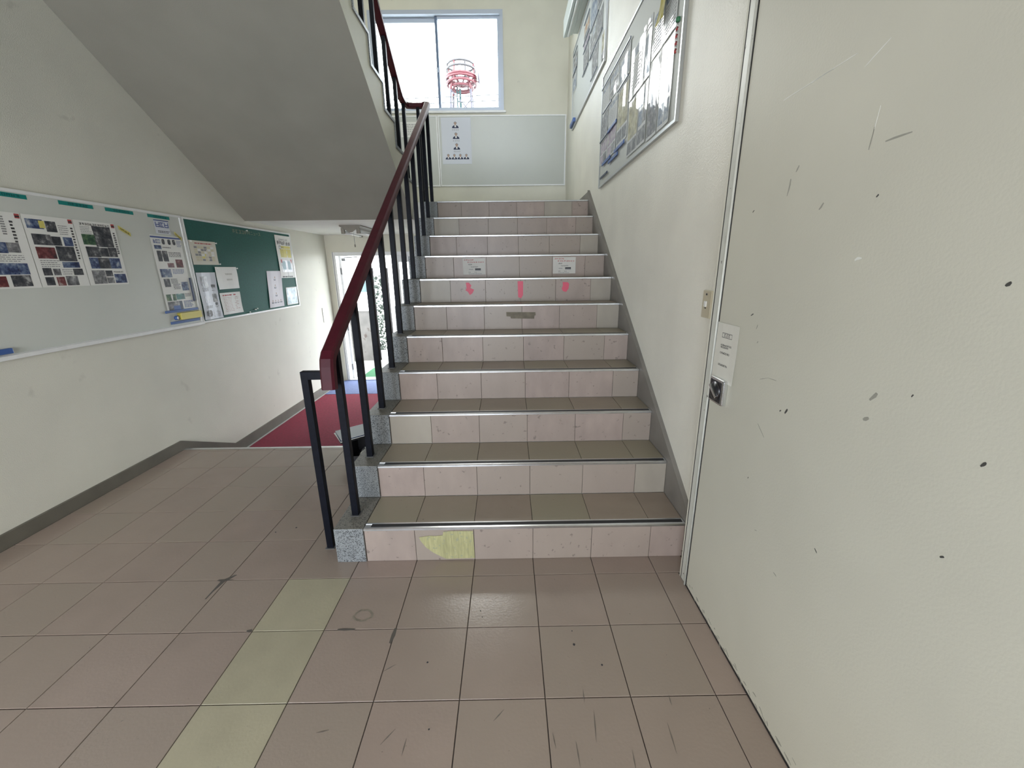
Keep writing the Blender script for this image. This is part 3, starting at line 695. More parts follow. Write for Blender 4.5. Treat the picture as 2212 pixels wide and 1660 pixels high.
# --- green board papers
cal = lines(.2, .86, .85, .92, 1, m_inkr, .7)
for i in range(6):
    for j in range(6):
        cal.append((.15 + j * .125, .16 + i * .105, .15 + j * .125 + .11, .16 + i * .105 + .085, random.choice([m_paper, m_paper, m_inkg, m_cream, m_paperY]) if random.random() < .6 else m_cream))
paper('calendar_sheet', 'cream calendar sheet with coloured grid at the green board top left', 'notice', frameL, (2.130, 1.528, 2.468, 1.737), M('warm_paper', (.68, .65, .56), .6), cal, .005, ph=1.)
paper('notice_sheet', 'long curled notice with grey pictures at the green board left edge', 'notice', frameL, (2.126, 1.035, 2.365, 1.459), m_paperB, [(.15, .72, .55, .92, P_grey), (.2, .68, .9, .74, P_grey)] + lines(.15, .60, .9, .68, 3, m_inkg) + [(.18, .36, .46, .50, P_dark), (.62, .36, .9, .54, P_grey), (.74, .29, .88, .35, P_dark)] + lines(.15, .24, .9, .30, 3, m_inkg) + [(.12, .08, .42, .18, m_inkg), (.17, .06, .37, .20, m_inkg, 1)] + lines(.5, .04, .9, .18, 6, m_inkg, .4), .012, skew=(.01, 0, 0, 0), ny=10)
paper('notice_sheet', 'nearly blank pale sheet in the middle left of the green board', 'notice', frameL, (2.398, 1.298, 2.717, 1.509), m_paper, [(.08, .86, .92, .93, m_paper)] + lines(.4, .3, .8, .8, 2, M('faint_ink', (.52, .51, .47), .6), .3), .006, ph=2.2)
paper('notice_sheet', 'sheet of red lettering below the blank sheet on green board', 'notice', frameL, (2.392, 1.054, 2.700, 1.264), m_paper, lines(.12, .83, .92, .93, 1, m_inkr, .6) + lines(.12, .12, .88, .8, 10, M('pale_red_ink', (.45, .25, .23), .6), .3), .007, ph=.4)
tl = lines(.22, .87, .8, .93, 1, m_inkg, .7, 6) + lines(.08, .78, .95, .87, 1, m_ink, .9, 6, .15) + [(.16, .68, .30, .76, m_inkg), (.19, .695, .27, .745, m_paper, 1)]
tl += [(.3, .70, .93, .76, m_paperY), (.2, .49, .93, .69, m_paperY)] + lines(.32, .70, .9, .75, 2, m_ink, .4) + lines(.22, .50, .9, .68, 6, m_paperY2, .5)
tl += [(.15, .14, .9, .42, P_grey), (.2, .2, .44, .40, M('pale_blue_ink', (.35, .50, .55), .6), 1), (.58, .2, .82, .40, MATS['pale_blue_ink'], 1), (.14, .36, .22, .44, m_inkr, 1), (.82, .36, .90, .44, m_inkr, 1), (.50, .04, .53, .36, m_inkg, 1)] + lines(.1, .01, .9, .05, 1, m_ink, .7)
paper('tall_poster', 'tall poster with yellow text block at the green board top right', 'poster', frameL, (3.555, 1.380, 3.905, 1.886), m_paper, tl, .006, ny=9)


def persons(rows, mface, hair, suit):
    out = []
    for (cx, cy, s, as_) in rows:     # centre of head, size (fraction of height), aspect w/h
        w = s / as_
        for k in range(5):
            t = math.cos((k - 2) * .62); out.append((cx - w * .5 * t, cy + s * (.05 + .18 * (k - 2) / 2 * 1.9), cx + w * .5 * t, cy + s * (.05 + .18 * ((k - 2) / 2 * 1.9 + .62)), hair))
        for k in range(4):
            t = (.42, .62, .68, .6)[k]; out.append((cx - w * .52 * t, cy - s * (.50 - .2 * k), cx + w * .52 * t, cy - s * (.50 - .2 * (k + 1)), mface, 1))
        for k in range(4):
            t = (1.05, 1.0, .88, .6)[k]; out.append((cx - w * t, cy - s * (1.35 - .2 * k), cx + w * t, cy - s * (1.35 - .2 * (k + 1)), suit))
        out.append((cx - w * .26, cy - s * 1.1, cx + w * .26, cy - s * .535, m_paper, 1))
    return out


m_skin = M('printed_skin', (.45, .32, .26), .6); m_hair = M('printed_hair', (.035, .035, .045), .6); m_suit = M('printed_suit', (.015, .025, .075), .6)
asp = .44 / .62
rows = [(.48, .875, .075, asp), (.49, .645, .075, asp), (.50, .415, .075, asp)] + [(.20 + .205 * i, .19, .065, asp) for i in range(4)]
prt = persons(rows, m_skin, m_hair, m_suit)
for (cx, cy, s, a_) in rows[:3]: prt += lines(cx - .12, cy - .155, cx + .12, cy - .125, 1, m_inkg, .8, 4, .5)
paper('portrait_poster', 'white poster of seven small suited portraits hung under the window', 'poster', frameB, (-.20, 2.993, .24, 3.614), m_paperB, prt, .001, n0=.002)
rows2 = [(.52, .82, .06, .75), (.5, .60, .06, .75), (.52, .38, .06, .75)] + [(.2 + .2 * i, .18, .05, .75) for i in range(4)]
paper('portrait_poster', 'pale sheet of small portraits leaning at the green board lower right', 'poster', frameL, (3.235, 1.046, 3.548, 1.466), M('lilac_paper', (.66, .63, .68), .6), persons(rows2, m_skin, m_hair, m_suit), .006, skew=(.028, -.028, 0, 0), ny=9)
paper('photo_print', 'small blue photo print in the green board bottom right corner', 'photo', frameL, (3.62, 1.046, 3.896, 1.263), m_paper, [(.06, .06, .94, .94, photo('photo_skyblue', [(.05, .12, .18), (.2, .36, .44), (.45, .58, .64), (.7, .74, .76)], 14))], .002, skew=(.012, -.012, 0, 0))
# title lettering on the green board
tb = B()
for pr in lines(0, 0, 1, 1, 1, m_chalk, .9, 6, .2):
    a0, c0, a1, c1 = pr[:4]; u = lambda a: 2.775 + a * .30; v = lambda c: 1.845 + c * .040
    tb.add([frameL(u(a0), v(c0), .0012), frameL(u(a1), v(c0), .0012), frameL(u(a1), v(c1), .0012), frameL(u(a0), v(c1), .0012)], [(0, 1, 2, 3)], m_chalk)
cu = bpy.data.curves.new('lettering', 'FONT'); cu.body = 'ニュース'; cu.size = .048; cu.extrude = .0003
co = bpy.data.objects.new('lettering', cu); COL.objects.link(co)
bpy.context.view_layer.update()
me = bpy.data.meshes.new_from_object(co.evaluated_get(bpy.context.evaluated_depsgraph_get()))
tv = [(frameL(3.08 + p.co.x, 1.848 + p.co.y, .0012 + p.co.z)) for p in me.vertices]
tb.add(tv, [list(p.vertices) for p in me.polygons], m_chalk)
bpy.data.objects.remove(co)
tb.build('board_title', bpy.data.objects['green_board'], label='faded pale title lettering along the top')
pinlab = [(3.01, 1.885, 'white push pin above the faded title on the green board'), (2.916, 1.058, 'left white pin of the pair low on the green board'), (2.952, 1.066, 'right white pin of the pair low on the green board'), (2.81, 1.040, 'white pin lying lowest at the green board bottom edge'), (2.705, 1.495, 'white pin at the top right corner of the blank sheet'), (2.42, 1.495, 'white pin at the top left corner of the blank sheet'), (2.46, 1.725, 'white pin at the top right corner of the calendar sheet'), (2.14, 1.728, 'white pin at the top left corner of the calendar sheet'), (2.46, 1.535, 'white pin at the bottom right corner of the calendar sheet')]
for (y, z, lb) in pinlab:
    x = XL + .013 + (.012 if y < 2.75 else 0)
    B().disc((x, y, z), (1, 0, 0), .0035, .012, m_white, 8).disc((x + .010, y, z), (1, 0, 0), .0065, .005, m_white, 10).build('push_pin', None, None, lb, 'pin', 'push pins on the green board')

# --- landing boards below the window
board('landing_board', 'wide pale framed board under the landing window', frameB, -.245, 2.685, 1.655, 3.640, m_wb2)
board('landing_board', 'narrow pale framed board partly behind the railing on the landing', frameB, -.95, 2.685, -.252, 3.640, m_wb2)
paper('notice_sheet', 'small printed sheet seen between the balusters on the landing wall', 'notice', frameB, (-.80, 3.36, -.50, 3.56), m_paper, lines(.1, .1, .9, .9, 7, m_inkg, .35), .001)

# --- right wall boards
board('poster_board', 'framed board crowded with glossy posters on the right stair wall', frameR, .76, 2.203, 2.66, 3.14, m_wb3, frm=m_afr)
board('poster_board', 'farther framed board with posters on the right wall over the landing', frameR, 2.648, 3.256, 4.60, 4.17, m_wb3, frm=m_afr)


def rposter(lb, y0, z0, y1, z1, kind, grp, curl=.004, pm=None):
    pr = []
    if kind == 'text': pr = [(.06, .78, .94, .95, G_blue)] + lines(.08, .1, .92, .74, 9, m_inkg, .4)
    elif kind == 'pics':
        for i in range(3):
            for j in range(2): pr.append((.06 + .47 * j, .05 + .31 * i, .47 + .47 * j, .30 + .31 * i, random.choice([G_dark, G_dark, G_blue])))
    elif kind == 'lilac': pr = [(.04, .45, .96, .96, G_lil), (.08, .06, .5, .40, G_dark), (.55, .06, .94, .4, G_lil)]
    elif kind == 'yellow': pr = [(.04, .3, .96, .96, G_yel), (.06, .04, .45, .26, G_dark), (.5, .04, .94, .26, G_dark)]
    elif kind == 'orange': pr = [(.05, .4, .95, .95, G_or), (.05, .05, .95, .36, G_dark)]
    elif kind == 'dark': pr = [(.04, .04, .96, .96, G_dark)]
    elif kind == 'map': pr = [(.05, .08, .95, .75, G_blue)] + lines(.1, .80, .9, .94, 2, m_inkg, .5)
    return paper('wall_poster', lb, 'poster', frameR, (y0, z0, y1, z1), pm or m_paperG, pr, curl, grp, ph=random.uniform(0, 6))


g1 = 'laminated posters on the near stair wall board'
for (y0, z0, y1, z1, k, lb) in [
    (2.36, 2.39, 2.635, 2.585, 'lilac', 'lilac flyer at the far bottom corner of the near poster board'), (2.06, 2.385, 2.35, 2.60, 'lilac', 'lilac flyer with dark picture, second from the far bottom corner'),
    (1.735, 2.40, 2.045, 2.79, 'yellow', 'yellowish flyer in the lower middle of the near poster board'), (2.37, 2.61, 2.635, 2.80, 'dark', 'dark photo sheet above the far lilac flyer'),
    (2.06, 2.615, 2.36, 2.80, 'text', 'text sheet above the second lilac flyer'), (2.36, 2.83, 2.635, 3.01, 'text', 'upper text sheet at the far end of the near poster board'),
    (2.06, 2.83, 2.35, 3.01, 'pics', 'picture sheet hung under the long dark bar'), (1.745, 2.815, 2.045, 3.015, 'map', 'pale blue sheet under the end of the long dark bar'),
    (1.46, 2.245, 1.70, 2.60, 'yellow', 'yellow leaflet at the bottom middle of the near poster board'), (1.275, 2.245, 1.45, 2.60, 'pics', 'narrow picture leaflet beside the yellow leaflet'),
    (1.065, 2.235, 1.255, 2.66, 'dark', 'dark glossy sheet in the near bottom part of the board'), (.865, 2.235, 1.055, 2.66, 'pics', 'picture sheet at the near bottom corner of the board'),
    (1.46, 2.615, 1.705, 2.92, 'text', 'shiny text sheet in the centre of the near poster board'), (1.275, 2.615, 1.45, 2.94, 'map', 'shiny pale sheet right of the board centre'),
    (1.065, 2.675, 1.255, 2.90, 'text', 'shiny text sheet below the hanging yellow tag'), (.865, 2.675, 1.055, 2.90, 'text', 'shiny sheet at the near edge of the board')]:
    rposter(lb, y0, z0, y1, z1, k, g1, .0035)
bars = [(2.643, 1.734, 3.024, .014, m_blueD, 'long dark magnetic bar high on the near poster board', None), (2.639, 2.345, 2.594, .014, m_blueD, 'dark magnetic bar over the far lilac flyer', None), (2.335, 2.041, 2.60, .024, m_blue, 'blue magnetic bar over the second lilac flyer', None),
        (2.064, 1.764, 2.378, .026, m_blue, 'blue magnetic bar under the yellowish flyer', None), (2.505, 2.204, 2.378, .026, m_blue, 'blue magnetic bar under the far lilac flyer', None), (2.26, 1.947, 2.342, .026, m_blue, 'lighter blue magnetic bar tucked below two others', None),
        (2.57, 2.28, 2.274, .018, m_blueD, 'lowest dark magnetic bar in the far bottom corner', None), (2.565, 2.249, 2.812, .014, m_blueD, 'thin dark bar between two rows at the far end', None), (2.05, 1.75, 2.802, .014, m_blueD, 'thin dark bar over the yellowish flyer', None)]
for (a, c, v, h, m, lb, _) in bars: bar('magnet_bar', lb, frameR, a, c, v, h, m, group='magnetic bars on the near poster board', n0=.010)
paper('yellow_tag', 'yellow tag hanging at the top of the near poster board', 'label', frameR, (.99, 2.80, 1.10, 2.96), m_paperY2, (), .01, skew=(-.03, .05, 0, 0), n0=.012)
cd = thing('twisted_cord', 'red and white twisted cord hanging on the poster board edge', 'cord')
for i in range(8):
    z = 2.67 - i * .016
    B().tube([(XR - .022, .826 + .006, z), (XR - .026, .832, z - .008), (XR - .022, .838, z - .016)], .006, m_inkr if i % 2 else m_white, 6).build('strand', cd)
B().disc((XR - .022, .832, 2.695), (0, 0, -1), .012, .018, M('green_knot', (.05, .2, .1), .6), 10).build('knot', cd)
g2 = 'posters on the far stair wall board'
for (y0, z0, y1, z1, k, lb) in [(4.245, 3.875, 4.53, 4.055, 'pics', 'picture sheet at the far upper corner of the far board'), (4.265, 3.66, 4.55, 3.85, 'map', 'bluish sheet at the far end of the far board'), (3.47, 3.885, 3.79, 4.035, 'orange', 'orange picture sheet high on the far board'),
    (3.47, 3.585, 3.78, 3.775, 'dark', 'dark sheet in the lower middle of the far board'), (3.45, 3.80, 3.78, 3.86, 'lilac', 'narrow lilac strip under the orange picture sheet'), (3.10, 3.575, 3.40, 3.775, 'pics', 'picture sheet near the centre of the far board'),
    (2.79, 3.575, 3.07, 3.775, 'dark', 'dark sheet near the close edge of the far board'), (2.955, 3.345, 3.25, 3.55, 'dark', 'lowest dark sheet on the far board'), (3.06, 3.815, 3.40, 4.10, 'map', 'tall blue sheet high in the far board middle'), (2.72, 3.815, 3.03, 4.10, 'pics', 'tall picture sheet at the close upper corner of the far board'), (2.67, 3.30, 2.78, 3.52, 'yellow', 'speckled yellow sheet in the near bottom corner of the far board')]:
    rposter(lb, y0, z0, y1, z1, k, g2, .003)
for (a, c, v, lb) in [(4.531, 4.237, 4.075, 'dark bar at the far upper corner of the far board'), (4.559, 4.256, 3.865, 'dark bar above the bluish sheet at the far end'), (3.775, 3.40, 3.787, 'long dark bar in the middle of the far board'), (3.37, 2.973, 3.80, 'dark bar over the centre picture sheet on the far board'), (3.375, 3.08, 3.562, 'dark bar below the centre picture sheet on the far board'), (3.06, 2.767, 3.562, 'dark bar below the dark sheet near the close edge'), (3.786, 3.466, 3.573, 'dark bar below the dark sheet in the lower middle'), (3.261, 2.945, 3.332, 'lowest dark bar on the far board'), (3.793, 3.438, 3.87, 'dark bar under the orange picture sheet'), (3.754, 3.447, 4.05, 'dark bar over the orange picture sheet')]:
    bar('magnet_bar', lb, frameR, a, c, v, .012, m_blueD, group='magnetic bars on the far board', n0=.008)
bar('board_eraser', 'blue board eraser at the far bottom corner of the far board', frameR, 4.58, 4.29, 3.30, .045, m_blue, 'eraser', th=.03)

# notice on the steel door


def frameD(u, v, n): return (XD - .0025 - n, u, v)


# on this wall the reading direction runs towards -y, so u0 is the left edge
nt = [(.28, .83, .72, .838, m_ink), (.28, .755, .72, .763, m_ink), (.28, .755, .29, .838, m_ink), (.71, .755, .72, .838, m_ink)] + lines(.36, .77, .64, .825, 1, m_ink, .8, 3, .45)
nt += lines(.27, .61, .75, .645, 1, m_ink, .8, 8, .2) + lines(.27, .57, .62, .605, 1, m_ink, .8, 6, .2) + lines(.28, .47, .70, .51, 1, m_ink, .8, 7, .2) + lines(.27, .26, .68, .30, 1, m_ink, .8, 8, .2)
paper('door_notice', 'white laminated notice taped above the door handle', 'notice', frameD, (-.094, 1.033, -.248, 1.254), M('notice_paper', (.66, .65, .58), .4, noise=(12, .03)), nt, .002, n0=.0008)


# --- things stuck to the risers
def riser_frame(k):
    y = Y0 + (k - 1) * TR - .002
    return lambda u, v, n: (u, y - n, v)


for (xa, xb, za, zb, lb) in [(.343, .548, 1.412, 1.556, 'small white notice on the eighth riser nearer the railing'), (1.172, 1.381, 1.412, 1.558, 'small white notice on the eighth riser nearer the right wall')]:
    pr = lines(.05, .86, .5, .95, 1, m_inkr, .8, 5, .25) + lines(.2, .70, .95, .83, 1, m_inkr, .55, 8, .3) + lines(.24, .58, .42, .66, 1, m_ink, .8, 3, .2) + lines(.35, .44, .68, .51, 1, m_ink, .7, 7, .2) + lines(.26, .29, .46, .35, 1, m_inkg, .7) + [(.54, .24, .80, .38, m_inkg), (.54, .30, .80, .38, m_ink, 1)] + lines(.24, .12, .34, .18, 1, m_ink, .8, 2) + lines(.50, .12, .62, .17, 1, m_ink, .8, 3) + lines(.25, .03, .85, .08, 1, m_inkg, .5)
    paper('step_notice', lb, 'notice', riser_frame(8), (xa, za, xb, zb), M('aged_paper', (.60, .58, .54), .6, noise=(20, .03)), pr, .0005, 'notices on the eighth riser', n0=.0005)
f7 = riser_frame(7)


def sticker(name, lb, cat, fr, pts, m, grp=None, n=.001):
    bb = B(); k = len(pts)
    bb.add([fr(a, c, 0) for a, c in pts] + [fr(a, c, n) for a, c in pts], [list(range(k)), list(range(k, 2 * k))] + [(i, (i + 1) % k, k + (i + 1) % k, k + i) for i in range(k)], m)
    return bb.build(name, None, None, lb, cat, grp)


gp = 'pink tape marks on the seventh riser'
sticker('tape_arrow', 'torn pink arrow of tape on the riser, pointing down near the railing', 'tape', f7, [(.393, 1.35), (.418, 1.35), (.44, 1.325), (.43, 1.305), (.462, 1.29), (.448, 1.262), (.425, 1.245), (.408, 1.272), (.386, 1.288), (.398, 1.30)], m_pink, gp)
sticker('tape_strip', 'upright pink strip of tape in the middle of the seventh riser', 'tape', f7, [(.838, 1.357), (.885, 1.356), (.884, 1.24), (.868, 1.212), (.842, 1.222)], m_pink, gp)
sticker('tape_patch', 'ragged pink tape patch on the seventh riser towards the wall', 'tape', f7, [(1.226, 1.345), (1.268, 1.344), (1.282, 1.33), (1.278, 1.29), (1.258, 1.262), (1.232, 1.268), (1.218, 1.29), (1.228, 1.315)], m_pink, gp)
sticker('tape_residue', 'brown rectangular tape residue on the sixth riser', 'stain', riser_frame(6), [(.737, 1.126), (.74, 1.092), (.77, 1.09), (.775, 1.074), (.962, 1.07), (.965, 1.095), (.975, 1.097), (.972, 1.122)], m_stain)
sticker('tape_residue', 'torn yellow vinyl patch on the lowest riser', 'tape', riser_frame(1), [(.278, .142), (.335, .150), (.36, .148), (.40, .152), (.405, .172), (.44, .176), (.556, .174), (.560, .012), (.41, .010), (.385, .024), (.345, .050), (.31, .082), (.287, .118)], m_yel)

# ------------------------------------------------------------------ entrance: carpets, doors, lamp
rug = thing('red_carpet', 'red carpet on the lower entrance floor', 'carpet')
B().box(-2.005, -.20, 1.90, 4.19, ZG, ZG + .008, m_red, bev=.003).build('pile', rug)
rug = thing('blue_mat', 'blue door mat in front of the entrance door', 'mat')
B().box(-2.01, -.20, 4.195, 4.985, ZG, ZG + .010, m_bluec, bev=.003).build('pile', rug)
ent = thing('door_2', 'white aluminium entrance door with one glazed leaf swung open', 'door', kind='structure')
b = B(); yf0, yf1 = 4.985, 5.12; fo = .055; IX1 = -1.06
b.box(EX0, EX0 + fo, yf0, yf1, ZG, EZ, m_aluw, bev=.004).box(EX1 - fo, EX1, yf0, yf1, ZG, EZ, m_aluw, bev=.004).box(EX0 + fo, EX1 - fo, yf0, yf1, EZ - fo, EZ, m_aluw, bev=.004)
b.box(EX0, EX1, yf0 - .01, 5.15, ZG, ZG + .02, m_alu)
b.box(EX0 + .012, EX0 + .02, yf0 - .004, yf0 + .01, ZG, EZ, m_inkg)
b.build('door_frame', ent)


def glazed_leaf(parent, x0, w, z0, z1, y, sw=.09):
    bb = B(); th = .04
    bb.box(x0, x0 + sw, y, y + th, z0, z1, m_aluw, bev=.004).box(x0 + w - sw, x0 + w, y, y + th, z0, z1, m_aluw, bev=.004)
    bb.box(x0 + sw, x0 + w - sw, y, y + th, z1 - .10, z1, m_aluw).box(x0 + sw, x0 + w - sw, y, y + th, z0, z0 + .16, m_aluw)
    o = bb.build('door_leaf', parent)
    B().box(x0 + sw, x0 + w - sw, y + .017, y + .022, z0 + .16, z1 - .10, m_glass).build('pane', o)
    return o


l1 = glazed_leaf(ent, IX1, EX1 - fo - IX1, ZG + .02, EZ - fo, 5.03, .11)
l2 = glazed_leaf(ent, 0, .83, ZG + .02, EZ - fo, 0, .09)
l2.location = (EX0 + fo + .03, 5.125, 0); l2.rotation_euler = (0, 0, math.radians(103))
B().box(.06, .28, -.05, -.005, EZ - fo - .075, EZ - fo - .03, m_inkg, bev=.005).build('door_closer', l2)
B().tube([(.10, -.03, EZ - fo - .02), (.34, -.11, EZ - fo - .01), (.12, -.23, EZ - fo - .01)], .008, m_inkg, 6).build('closer_arm', l2)
for zz in (1.45, .55, -.12):
    B().tube([(EX0 + fo + .012, 5.125, zz - .05), (EX0 + fo + .012, 5.125, zz + .05)], .011, m_inkg, 10).build('hinge', ent)
lamp = thing('ceiling_lamp', 'two-tube fluorescent lamp with pull cord under the landing', 'lamp')
lx, ly0, ly1 = -1.13, 3.56, 4.22
b = B(); b.prism([(lx - .13, ZC), (lx + .13, ZC), (lx + .13, ZC - .012), (lx + .015, ZC - .085), (lx - .015, ZC - .085), (lx - .13, ZC - .012)], 'y', ly0, ly1, m_fix); b.build('housing', lamp)
for s in (-1, 1):
    tx_ = lx + s * .092
    t_ = B().tube([(tx_, ly0 + .035, ZC - .075), (tx_, ly1 - .035, ZC - .075)], .016, m_tube, 14).build('tube', lamp)
    for yy in (ly0, ly1 - .03):
        B().box(tx_ - .022, tx_ + .022, yy, yy + .03, ZC - .098, ZC - .03, m_fix, bev=.006).build('tube_socket', lamp)
B().tube([(lx + .03, ly0 + .02, ZC - .08), (lx + .032, ly0 + .02, 1.76)], .0022, m_inkg, 6).build('pull_cord', lamp)
B().tube([(lx + .032, ly0 + .02, 1.765), (lx + .032, ly0 + .02, 1.735)], .008, m_fix, 8).build('cord_knob', lamp)
wl_ = thing('wall_lamp', 'white fluorescent wall lamp above the far poster board', 'lamp')
B().box(XR - .06, XR, 3.1, 4.40, 4.27, 4.40, m_fixw, bev=.004).build('housing', wl_)
b = B(); b.prism([(XR - .06, 4.27), (XR - .17, 4.235), (XR - .175, 4.245), (XR - .175, 4.42), (XR - .16, 4.42), (XR - .06, 4.39)], 'y', 3.1, 4.42, m_fixw); b.build('reflector', wl_)
B().tube([(XR - .12, 3.15, 4.232), (XR - .12, 4.36, 4.232)], .014, m_tube, 12).build('tube', wl_)
# sensor plate on left wall near the entrance
b = B(); b.box(XL, XL + .010, 4.60, 4.68, .70, .92, m_white, bev=.003); b.build('wall_plate', None, None, 'slim white wall plate beside the entrance door', 'switch')

# clutter by the foot of the flight
bx_ = thing('document_box', 'low black box of papers standing beside the stair kerb', 'box')
b = B(); x0, x1, y0_, y1_ = -.53, -.20, 1.23, 1.50; w = .006; hb = .175
b.box(x0, x1, y0_, y1_, 0, w, m_black).box(x0, x0 + w, y0_, y1_, w, hb, m_black).box(x1 - w, x1, y0_, y1_, w, hb, m_black).box(x0 + w, x1 - w, y0_, y0_ + w, w, .07, m_black).box(x0 + w, x1 - w, y1_ - w, y1_, w, hb, m_black)
b.build('tray', bx_)
fo_ = thing('folder', 'grey white folder lying slanted on the black box', 'folder')
for i, (dx, dz, m, rz_) in enumerate([(0, 0, m_black, -.30), (-.006, .010, m_paper, -.24), (0, .016, m_blueD, -.30), (.004, .022, M('folder_grey', (.50, .53, .55), .5), -.27)]):
    o = B().box(-.150, .150, -.105, .105, 0, .005, m, bev=.0015).build(('back_cover', 'paper_sheets', 'inner_cover', 'front_cover')[i], fo_)
    o.location = (-.475 + dx, 1.385, .190 + dz * 1.3); o.rotation_euler = (math.radians(2), math.radians(-3), rz_ + .85)
ba = thing('olive_pouch', 'olive cloth pouch leaning in the black box', 'pouch')
b = B(); b.box(-.055, .055, -.04, .04, 0, .13, m_olive, bev=.025); o = b.build('body', ba); o.location = (-.345, 1.345, .012); o.rotation_euler = (.1, .35, .3)
fl = thing('flashlight', 'silver flashlight with black band in the black box', 'flashlight')
b = B(); b.tube([(0, 0, 0), (0, 0, .06)], .024, m_chrome, 16); o1 = b.build('head', fl)
o2 = B().tube([(0, 0, .055), (0, 0, .072)], .026, m_black, 16).build('band', fl)
o3 = B().tube([(0, 0, .070), (0, 0, .17)], .021, m_white, 16).build('barrel', fl)
for o in (o1, o2, o3): o.location = (-.425, 1.262, .060); o.rotation_euler = (math.radians(-12), math.radians(48), 0)

# ------------------------------------------------------------------ outdoors
B().box(-40, 40, YB + .2, 120, -.6, -.42, m_ground).build('floor_outside', kind='structure')
o = B().box(-1.88, -.8, 5.22, 6.1, -.42, -.375, m_gmat).build('turf_mat', None, None, 'bright green turf mat outside the entrance door', 'mat')
o = B().box(-4.5, -2.06, 7.0, 7.15, -.42, .64, m_extc).box(-4.5, -2.05, 6.98, 7.17, .64, .70, m_ext).build('garden_wall', None, None, 'low stained concrete wall outside the open door', 'wall')
wf = thing('wire_fence', 'leafy wire fence panel outside the entrance door', 'fence')
for xx in (-2.02, -1.72): B().tube([(xx, 7.05, -.42), (xx, 7.05, 1.5)], .02, m_twh, 8).build('fence_post', wf)
for i in range(13): B().tube([(-2.02, 7.05, -.2 + i * .135), (-1.72, 7.05, -.2 + i * .135)], .006, m_wire, 6).build('wire', wf)
b = B(); rr = random.Random(3)
for i in range(260):
    x, z = rr.uniform(-2.0, -1.76), rr.uniform(-.2, 1.35); y = 7.04 + rr.uniform(-.05, .05); s = rr.uniform(.02, .045); a = rr.uniform(0, 6.3); t = rr.uniform(-.5, .5)
    d1 = Vector((math.cos(a), t, math.sin(a))) * s; d2 = Vector((-math.sin(a), .3, math.cos(a))) * s * .6; c = Vector((x, y, z))
    b.add([c - d1, c - d2, c + d1, c + d2], [(0, 1, 2, 3)], m_plant)
b.build('climber_leaves', wf, 'stuff')
B().box(-2.6, .6, 5.4, 7.6, 2.02, 2.16, m_ext).build('added_canopy', None, None, 'unseen white slab added over the entrance to cut daylight', 'added_canopy')  # out of view, added to reduce skylight through the entrance door
hs = thing('neighbour_house', 'white neighbouring house across the yard', 'building')
B().box(-11, -3.6, 14, 18, -.42, 2.6, m_ext).build('wall', hs); B().prism([(-11.3, 2.6), (-3.3, 2.6), (-7.3, 3.4)], 'y', 13.7, 18.3, m_twh).build('roof', hs)
wd = B().box(-5.0, -4.5, 13.93, 14.02, .68, 1.2, M('pale_blue_window', (.03, .07, .085), .3)).build('window', hs); B().box(-4.97, -4.53, 13.92, 13.935, .71, 1.17, M('window_pane_blue', (.02, .055, .07), .1)).build('pane', wd)

# antenna tower
tw = thing('antenna_tower', 'red and white lattice antenna tower with dish seen through the window', 'tower')
TX, TY, TZ = -4.85, 60., 25.0; RR = 1.93
for i, (dz, m, r) in enumerate([(1.55, m_twh, 1.75), (1.0, m_twh, 1.85), (.2, m_tred, 1.95), (-.05, m_tred, 1.95), (-.55, m_tred, 1.95), (-.95, m_tred, 1.5)]):
    B().tube([(TX + r * math.cos(a), TY + r * math.sin(a), TZ + dz) for a in [2 * PI * k / 16 for k in range(16)]], .13 if i < 2 else .15, m, 6, True).build('platform_ring', tw)
for k in range(8):
    a = 2 * PI * (k + .5) / 8; c, s = math.cos(a), math.sin(a)
    B().tube([(TX + 1.95 * c, TY + 1.95 * s, TZ - .55), (TX + 1.75 * c, TY + 1.75 * s, TZ + 1.55)], .11, m_tred if k % 2 else m_twh, 6).build('railing_post', tw)
    B().tube([(TX, TY, TZ - .7), (TX + 1.95 * c, TY + 1.95 * s, TZ - .05)], .11, m_tred, 6).build('platform_brace', tw)
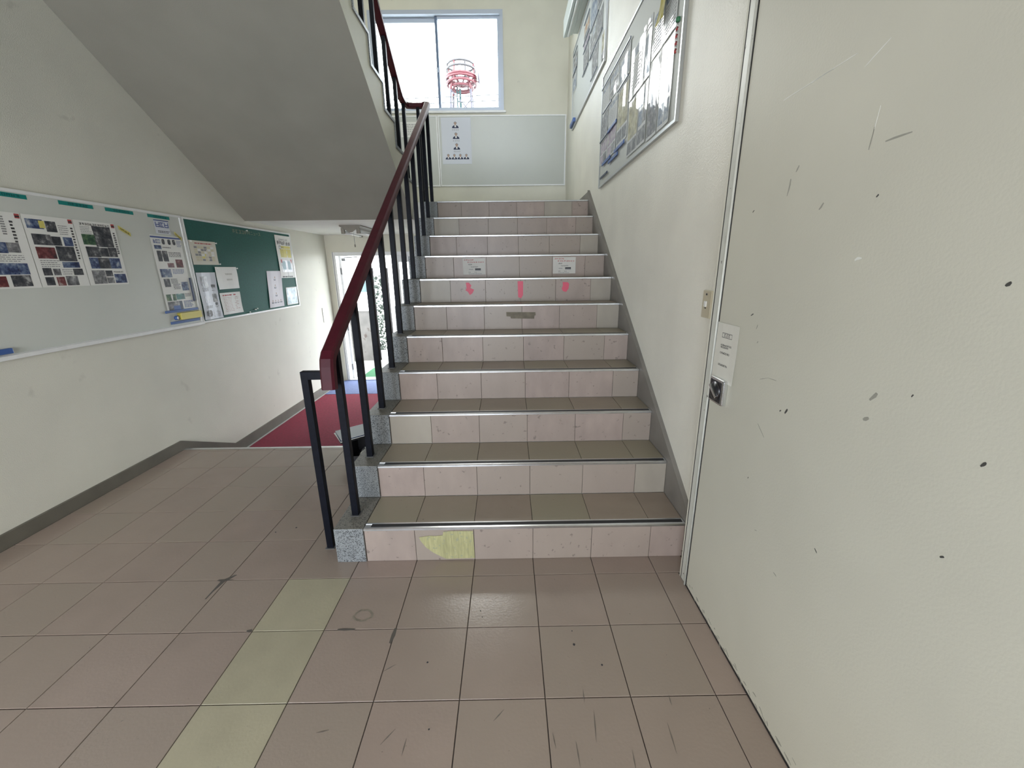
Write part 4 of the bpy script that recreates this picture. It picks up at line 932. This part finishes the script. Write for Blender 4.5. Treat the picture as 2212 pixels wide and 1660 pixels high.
for sx in (-1, 1):
    for sy in (-1, 1):
        B().tube([(TX + sx * .95, TY + sy * .95, TZ + .3), (TX + sx * 1.25, TY + sy * 1.25, TZ - 1.5)], .15, m_tred, 6).tube([(TX + sx * 1.25, TY + sy * 1.25, TZ - 1.5), (TX + sx * 2.6, TY + sy * 2.6, -.42)], .15, m_dish, 6).build('leg', tw)
for lv in range(8):
    z = TZ - 1.6 - lv * 2.9; h = 1.25 + (TZ - 1.5 - z) / 23.9 * 1.35; h2 = h + .165
    for (p, q) in (((-1, -1), (1, -1)), ((1, -1), (1, 1)), ((1, 1), (-1, 1)), ((-1, 1), (-1, -1))):
        B().tube([(TX + p[0] * h, TY + p[1] * h, z), (TX + q[0] * h2, TY + q[1] * h2, z - 2.7)], .08, m_dish, 5).build('cross_brace', tw)
ld = B().tube([(TX - .55, TY - .6, TZ - 1.2), (TX - .2, TY - .9, -.42)], .09, m_ttl, 6).tube([(TX - .15, TY - .6, TZ - 1.2), (TX + .25, TY - .9, -.42)], .14, m_ttl, 6).build('ladder', tw)
for i in range(22): z = TZ - 1.6 - i * 1.05; f_ = (TZ - 1.2 - z) / 25; B().tube([(TX - .55 + .35 * f_, TY - .6 - .3 * f_, z), (TX - .15 + .4 * f_, TY - .6 - .3 * f_, z)], .09, m_ttl, 5).build('rung', ld)
bm = bmesh.new(); bmesh.ops.create_uvsphere(bm, u_segments=16, v_segments=8, radius=.75)
for v in bm.verts: v.co.x *= .22
b = B(); bm.verts.index_update(); b.add([(v.co.x + TX + 2.35, v.co.y + TY - .5, v.co.z + TZ + .05) for v in bm.verts], [[v.index for v in f.verts] for f in bm.faces], m_dish, True); bm.free(); b.build('dish', tw)
B().tube([(TX + 1.9, TY - .4, TZ - .3), (TX + 2.4, TY - .5, TZ - .5)], .07, m_tred, 6).build('dish_bracket', tw)
for i, (z0, z1, lb) in enumerate([(22.75, 23.3, 'upper overhead cable crossing the window view'), (22.1, 22.65, 'lower overhead cable crossing the window view')]):
    B().tube([(-24, 55, z0 * .93 - .9), (-12, 55, z0 * .93), (4, 55, z1 * .93), (20, 55, z1 * .93 + 1.2)], .05, m_wire, 5).build('overhead_cable', None, None, lb, 'cable', 'overhead cables')
